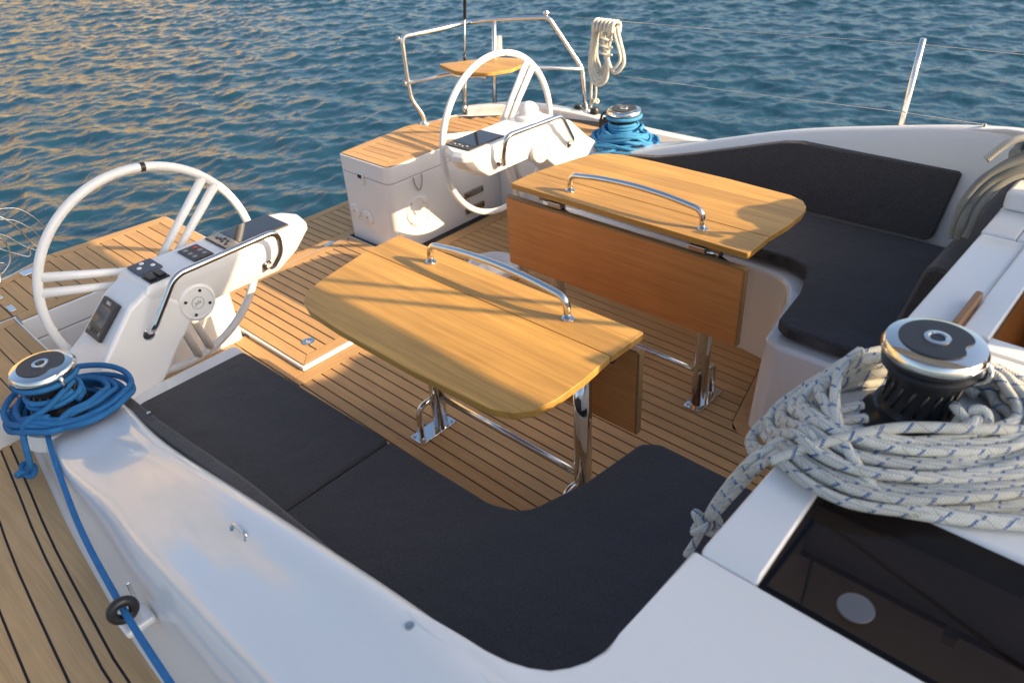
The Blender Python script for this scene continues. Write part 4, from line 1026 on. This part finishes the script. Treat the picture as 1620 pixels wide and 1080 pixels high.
def grey_heap():
    root = thing('rope', (1.69, .835, .93), 'grey rope heaped round the winch on the far cabin top', 'rope', 'halyard ropes')
    rg = random.Random(8); pts = []
    for l in range(14):
        b = .105+.0065*(13-l)*rg.uniform(.7, 1.2); ph = rg.random()*6.28; ox, oy = rg.uniform(-.02, .02), rg.uniform(-.02, .02)
        for k in range(14):
            a = 2*math.pi*k/14
            pts.append((1.69+ox+b*1.05*math.cos(a), .835+oy+b*math.sin(a)*1.1, .960+.0075*l+.006*math.sin(2*a+ph)))
    tube('coil', smooth_path(pts, 4), .0105, 'ropegrey', root, seg=9)
grey_heap()
def hanging_coil():
    root = thing('rope', (-.62, 1.67, .60), 'coil of cream rope hung on the far stern rail', 'rope', 'sheet ropes')
    rg = random.Random(3); y0 = 1.67
    def lp(x0, x1, zt, zb, dy, nm, r=.0085):
        P = [((x0+x1)/2+.01, y0+dy, zt), (x0+.35*(x1-x0)-.01, y0+dy, zt-.03), (x0, y0+dy+.006, zt*.35+zb*.65), (x0+.02, y0+dy, zb+.03), ((x0+x1)/2, y0+dy-.004, zb), (x1-.012, y0+dy, zb+.03), (x1, y0+dy+.004, zt*.35+zb*.65), (x1-.35*(x1-x0), y0+dy, zt-.03)]
        tube(nm, smooth_path(P, 6, True), r, 'ropecream', root, seg=8, closed=True)
    for k in range(5): lp(-.70+.005*k, -.575-.008*k, .955, .655+.018*k, -.018+.009*k, 'loop')
    lp(-.60, -.495, .955, .725, .012, 'loop', .0095); lp(-.61, -.51, .95, .745, .0, 'loop')
    for k in range(6):
        x = -.665+.024*k
        tube('hitch', smooth_path([(x, y0-.028, .935), (x+.006, y0-.024, .975), (x+.010, y0, .985), (x+.014, y0+.024, .970), (x+.012, y0+.022, .93)], 5), .0095, 'ropecream', root, seg=8)
    tube('wrapped_neck', smooth_path([(-.60+.03*math.cos(a), y0+.03*math.sin(a), .93-.006*a) for a in np.linspace(0, 20, 60)], 2), .006, 'ropecream', root, seg=7)
    tube('tail', smooth_path([(-.685, y0, .95), (-.692, y0, .85), (-.688, y0-.01, .70), (-.690, y0-.012, .50)], 8), .0065, 'ropecream', root, seg=8)
    tube('tail', smooth_path([(-.66, y0-.01, .68), (-.655, y0-.012, .62), (-.660, y0-.012, .575)], 8), .0065, 'ropecream', root, seg=8)
    tube('end_knot', smooth_path(knot((-.661, y0-.012, .565), .016, .006), 3, True), .0065, 'ropecream', root, seg=8, closed=True)
hanging_coil()

# ================================================================== STERN RAIL, seat, backstay, stanchion, lifelines
def stern_rail():
    root = thing('stern_rail', (-1.2, 1.45, .47), 'polished steel stern rail with angled tubes round the far quarter', 'rail')
    T = (-1.455, 1.010, .940); r = .0125
    tube('post', bendpath([(-1.41, 1.062, .47), (-1.412, 1.058, .52), (-1.445, 1.015, .615), (-1.452, 1.011, .72), (-1.455, 1.010, .945), (-1.40, 1.17, .950), (-1.33, 1.37, .962)], [.03, .03, .03, .035, .1]), r, 'steel_r', root, seg=12)
    tube('top_tube', bendpath([(-1.33, 1.37, .962), (-1.22, 1.475, .972), (-.93, 1.60, .985), (-.775, 1.69, .72), (-.742, 1.690, .46)], [.08, .03, .03]), r, 'steel_r', root, seg=12)
    tube('post', [(-1.245, 1.465, .50), (-1.215, 1.475, .972)], r, 'steel_r', root, seg=12)
    tube('middle_tube', bendpath([(-1.450, 1.006, .705), (-1.37, 1.19, .715), (-1.235, 1.47, .725), (-.765, 1.69, .715)], [.03, .03]), .0105, 'steel_r', root, seg=12)
    for p in ((-1.475, 1.00, .935), (-1.465, .997, .703)): lathe('eye', [(.006, -.005), (.015, -.005), (.017, 0), (.015, .005), (.006, .005)], p, 'steel_r', root, axis='y', seg=16)
    lathe('ball_fitting', [(0, -.016), (.013, -.01), (.017, 0), (.013, .01), (0, .016)], (-.945, 1.60, 1.004), 'steel_r', root, seg=16)
    box('gate_tag', -1.225, -1.205, 1.49, 1.52, .80, .88, 'white', root, bevel=.004)
    lathe('foot', [(0, 0), (.03, 0), (.026, .012), (.014, .016), (0, .016)], (-.742, 1.690, .49), 'steel_r', root, seg=16)
    lathe('foot', [(0, 0), (.03, 0), (.026, .008), (.014, .012), (0, .012)], (-1.41, 1.062, .4727), 'steel_r', root, seg=16)
stern_rail()
def rail_seat():
    root = thing('corner_seat', (-1.15, 1.25, .74), 'small teak corner seat fixed inside the far stern rail', 'seat')
    z = .762
    P = roundpoly([(-1.375, 1.175), (-1.18, 1.115), (-.99, 1.18), (-.935, 1.30), (-.98, 1.515), (-1.19, 1.45)], [.02, .05, .06, .04, .03, .06], 5)
    prism('seat_board', P, z, z+.018, 'table', root, bevel=.004)
    tube('edge_tube', [(-1.20, 1.121, z-.009), (-1.02, 1.186, z-.009)], .008, 'steel', root, seg=10)
rail_seat()
def backstay():
    root = thing('backstay', (-1.354, 1.322, .47), 'black covered backstay wire with turnbuckle at the far quarter', 'rigging')
    b = Vector((-1.354, 1.322, .472)); t = Vector((-.72, .98, 3.2)); d = (t-b).normalized()
    # direction fitted so that the wire rises above the teak seat
    d = Vector((.10, .03, 1)).normalized()
    P = lambda l: b+d*l
    tube('fork', [P(0), P(.05)], .012, 'steel_b', root, seg=10); tube('turnbuckle', [P(.05), P(.21)], lambda t_: .0095 if .1 < t_ < .9 else .012, 'steel_b', root, seg=10)
    tube('wire', [P(.21), P(.56)], .004, 'wire', root, seg=8); tube('terminal', [P(.28), P(.34)], .008, 'black', root, seg=8)
    tube('cover', [P(.52), P(3.5)], .0085, 'blackwire', root, seg=8)
backstay()
st = thing('stanchion', (.90, 1.80, .43), 'slim steel stanchion leaning above the far coaming', 'stanchion')
tube('post', [(.885, 1.79, .42), (.914, 1.752, 1.035)], lambda t: .0135-.0015*t, 'steel_r', st, seg=12)
lathe('base', [(0, 0), (.028, 0), (.024, .02), (.016, .05), (0, .05)], (.885, 1.79, .43), 'steel_r', st, seg=16)
for z0, z1, z2, lab in ((.985, 1.012, 1.02, 'upper lifeline wire stretched from stern rail past the stanchion'), (.715, .735, .76, 'lower lifeline wire stretched behind the far coaming')):
    o = tube('lifeline', [(-.80 if z0 > .9 else -.76, 1.66, z0), (.05, 1.72, (z0+z1)/2-.008), (.906, 1.758, z1), (1.8, 1.80, z1-.004), (2.9, 1.84, z2)], .0019, 'wire', seg=7, origin=(.9, 1.76, z1)); tag(o, lab, 'lifeline', 'lifelines')
o = thing('turning_block', (-.47, 1.50, .47), 'black turning block beside the far winch', 'block')
box('cheek', -.50, -.42, 1.478, 1.488, .475, .545, 'black', o, bevel=.012); box('cheek', -.50, -.42, 1.512, 1.522, .475, .545, 'black', o, bevel=.012)
lathe('sheave', [(0, -.011), (.03, -.011), (.024, 0), (.03, .011), (0, .011)], (-.46, 1.50, .515), 'black', o, axis='y', seg=24)
tube('strap', smooth_path([(-.50, 1.50, .48), (-.495, 1.50, .56), (-.44, 1.50, .585), (-.40, 1.50, .55)], 6), .007, 'black', o, seg=8)
o = thing('rail_fittings', (-.72, 1.66, .48), 'two black rope cleats at the foot of the far stern rail', 'cleat')
for x_ in (-.775, -.66): lathe('cleat_cam', [(0, 0), (.026, 0), (.028, .015), (.02, .03), (0, .03)], (x_, 1.655, .50), 'black', o, seg=16)

# ================================================================== COAMING FITTINGS
fl = thing('fairlead', (.63, -1.575, .56), 'black ring fairlead holding the blue rope on the near coaming', 'fairlead')
tdir = Vector((.30, -.035, .03)).normalized(); fc = Vector((.63, -1.5735, .5685)); e1 = Vector((0, 0, 1)); e1 = (e1-tdir*e1.dot(tdir)).normalized(); e2 = tdir.cross(e1)
ringp = [fc+e1*(.021*math.cos(a))+e2*(.021*math.sin(a)) for a in np.linspace(0, 2*math.pi, 33)[:-1]]
tube('ring', ringp, .0105, 'black', fl, seg=12, closed=True)
box('foot', .600, .660, -1.592, -1.53, .515, .534, 'gel', fl, bevel=.008)
box('pin', .600, .606, -1.545, -1.538, .55, .60, 'steel', fl, bevel=.001)
o = thing('strap_eye', (.825, -1.372, .75), 'small steel strap eye on the near white coaming', 'strap eye')
zc = .757
tube('eye', bendpath([(.800, -1.372, zc-.012), (.800, -1.372, zc+.008), (.850, -1.372, zc+.014), (.850, -1.372, zc-.006)], .01), .0035, 'steel', o, seg=8)
for x_ in (.798, .852): lathe('foot', [(0, 0), (.008, 0), (.007, .004), (0, .004)], (x_, -1.372, zc-.007+(.008 if x_ > .82 else 0)), 'steel', o, seg=10)
o = thing('snap_stud', (1.265, -1.335, .86), 'single steel snap stud on the near white coaming', 'stud')
lathe('cap', [(0, 0), (.008, 0), (.007, .006), (0, .007)], (1.29, -1.342, interp(1.29, crestx, crestz)-.005), 'steel_b', o, seg=14)
o = thing('snap_stud', (1.32, 1.33, .87), 'small steel stud on the far coaming top', 'stud')
lathe('cap', [(0, 0), (.008, 0), (.007, .012), (0, .013)], (1.30, 1.33, interp(1.30, crestx, crestz)-.003), 'steel', o, seg=14)

# ================================================================== WINDOW, companionway handle
wn_ = thing('cabin_window', (2.0, -.85, .92), 'large smoked window in the near cabin top with a pale round disc', 'window')
gx0, gx1 = 1.643, 2.79
def wz_(y): return .8835+(.972-y)*.212
mk('pane', [(gx0, -.971, wz_(.971)-.004), (gx1, -.971, wz_(.971)-.004), (gx1, -.746, wz_(.746)-.006), (gx0, -.746, wz_(.746)-.006)], [(0, 1, 2, 3)], 'glass', wn_)
V, F = join_v([box_v(gx0+.0005, gx1, -.9715, -.962, .862, .8765), box_v(gx0+.0005, gx0+.006, -.961, -.756, .866, .8735)])
mk('seal', V, F, 'black', wn_)
# pale disc lying on the pane, then things one sees through it
dl = lathe('pale_disc', [(0, 0), (.025, 0), (.024, .0025), (0, .003)], (1.766, -.931, .8905), 'disc_grey', wn_, seg=32)
V, F = join_v([box_v(gx0, gx1, -.795, -.787, .80, .905)])
mk('inner_lining', V, F, 'gel_matt', wn_)
tube('curtain_rail', [(gx0, -.806, .805), (gx1, -.806, .805)], .005, 'handwood', wn_, seg=8)
box('curtain_clip', 1.865, 1.885, -.825, -.803, .790, .81, 'steel_b', wn_, bevel=.002)
o = thing('grab_handle', (1.66, -.13, .93), 'small varnished wooden handle on the white slab beside the companionway', 'handle')
box('grip', 1.650, 1.666, -.215, -.055, .934, .958, 'handwood', o, bevel=.005)
for y_ in (-.195, -.075): box('stand_off', 1.652, 1.664, y_-.01, y_+.01, .9302, .9345, 'steel_b', o)

# ================================================================== STARBOARD QUARTER: bundle of wires
o = thing('wire_bundle', (-1.38, -1.14, .474), 'loose loops of thin steel wire beyond the near left stern deck', 'wire')
def wl_(pts, r=.0028): tube('loop', smooth_path(pts, 8), r, 'wire', o, seg=6)
wl_([(-1.40, -1.13, .74), (-1.40, -1.06, .725), (-1.40, -1.022, .705), (-1.40, -.985, .655), (-1.40, -.962, .595)])
wl_([(-1.40, -1.12, .70), (-1.40, -1.06, .675), (-1.40, -1.015, .62), (-1.40, -.992, .56), (-1.40, -.990, .53)])
wl_([(-1.41, -1.12, .725), (-1.40, -1.085, .69), (-1.40, -1.055, .64), (-1.40, -1.038, .585), (-1.395, -1.02, .545), (-1.39, -1.00, .53)], .0036)
wl_([(-1.40, -1.15, .66), (-1.40, -1.105, .625), (-1.40, -1.07, .575), (-1.40, -1.03, .535), (-1.40, -1.00, .525)])
wl_([(-1.40, -1.16, .60), (-1.40, -1.12, .565), (-1.40, -1.085, .535), (-1.40, -1.062, .52), (-1.40, -1.05, .53), (-1.40, -1.045, .56)])
wl_([(-1.40, -1.19, .545), (-1.40, -1.165, .535), (-1.40, -1.15, .527)])
wl_([(-1.385, -1.19, .49), (-1.39, -1.15, .51), (-1.39, -1.125, .54), (-1.39, -1.115, .585), (-1.39, -1.13, .63), (-1.39, -1.17, .65)], .0036)
wl_([(-1.36, -1.20, .474), (-1.37, -1.185, .50), (-1.38, -1.175, .58), (-1.40, -1.16, .70)], .005)
# ================================================================== BOOM with stowed mainsail, above the cockpit
bo = thing('boom', (3.5, 0, 2.0), 'boom with pale stowed sail bag overhead, shading the starboard side', 'boom')
V = []; rings = []
rg = random.Random(2)
for x in np.linspace(.35, 7.2, 26):
    k = 1.0 if x > .6 else .8; j = rg.uniform(-.015, .015); hh = interp(x, [.3, 2, 3.2, 5, 7.2], [.55, .72, .98, 1.35, 1.5])
    prof = [(-.12, 0), (-.17, .10), (-.19, .30), (-.15, .52), (-.07, .66), (.05, .69), (.14, .56), (.18, .34), (.17, .10), (.12, 0)]
    rings.append([(x, y*k+j+.075, 1.97+z*hh/.70*k) for y, z in prof])
loft('sail_bag', rings, 'sail', bo, smooth=True)
tube('spar', [(.2, 0, 1.93), (7.3, 0, 1.93)], .055, 'gel', bo, seg=16)
for x_, yy in ((1.2, .17), (2.6, .17), (4.0, .17)):
    tube('lazy_jack', [(x_, yy, 2.45), (7.3, .02, 6.5)], .009, 'ropegrey', bo, seg=6); tube('lazy_jack', [(x_, -yy, 2.45), (7.3, -.02, 6.5)], .009, 'ropegrey', bo, seg=6)
tube('mainsheet', [(2.15, .05, 1.90), (2.35, .42, .95)], .011, 'ropegrey', bo, seg=6); tube('mainsheet', [(2.25, .0, 1.90), (2.4, .38, .95)], .011, 'ropegrey', bo, seg=6)
sh = thing('light_blocker', (2.36, .38, .95), 'unseen pale sprayhood lying forward of the companionway', 'blocker')  # added roll out of view, only there to shade the bridge deck slab
rings = []
for y in np.linspace(.02, .74, 14):
    w_ = 1+.06*math.sin(y*31)+.04*math.sin(y*67)
    rings.append([(2.40+.11*w_*math.cos(a), y, 1.19+.225*w_*math.sin(a)) for a in np.linspace(0, 2*math.pi, 17)[:-1]])
loft('blocker_roll', rings, 'sail', sh, smooth=True)
for y in (.10, .66): box('blocker_foot', 2.38, 2.42, y-.015, y+.015, .9325, 1.0, 'steel_b', sh, bevel=.004)
ms = thing('mast', (7.45, 0, .9), 'tall white mast forward of the cabin', 'mast')
tube('spar', [(7.45, 0, .9), (7.45, 0, 16)], .10, 'gel', ms, seg=20)
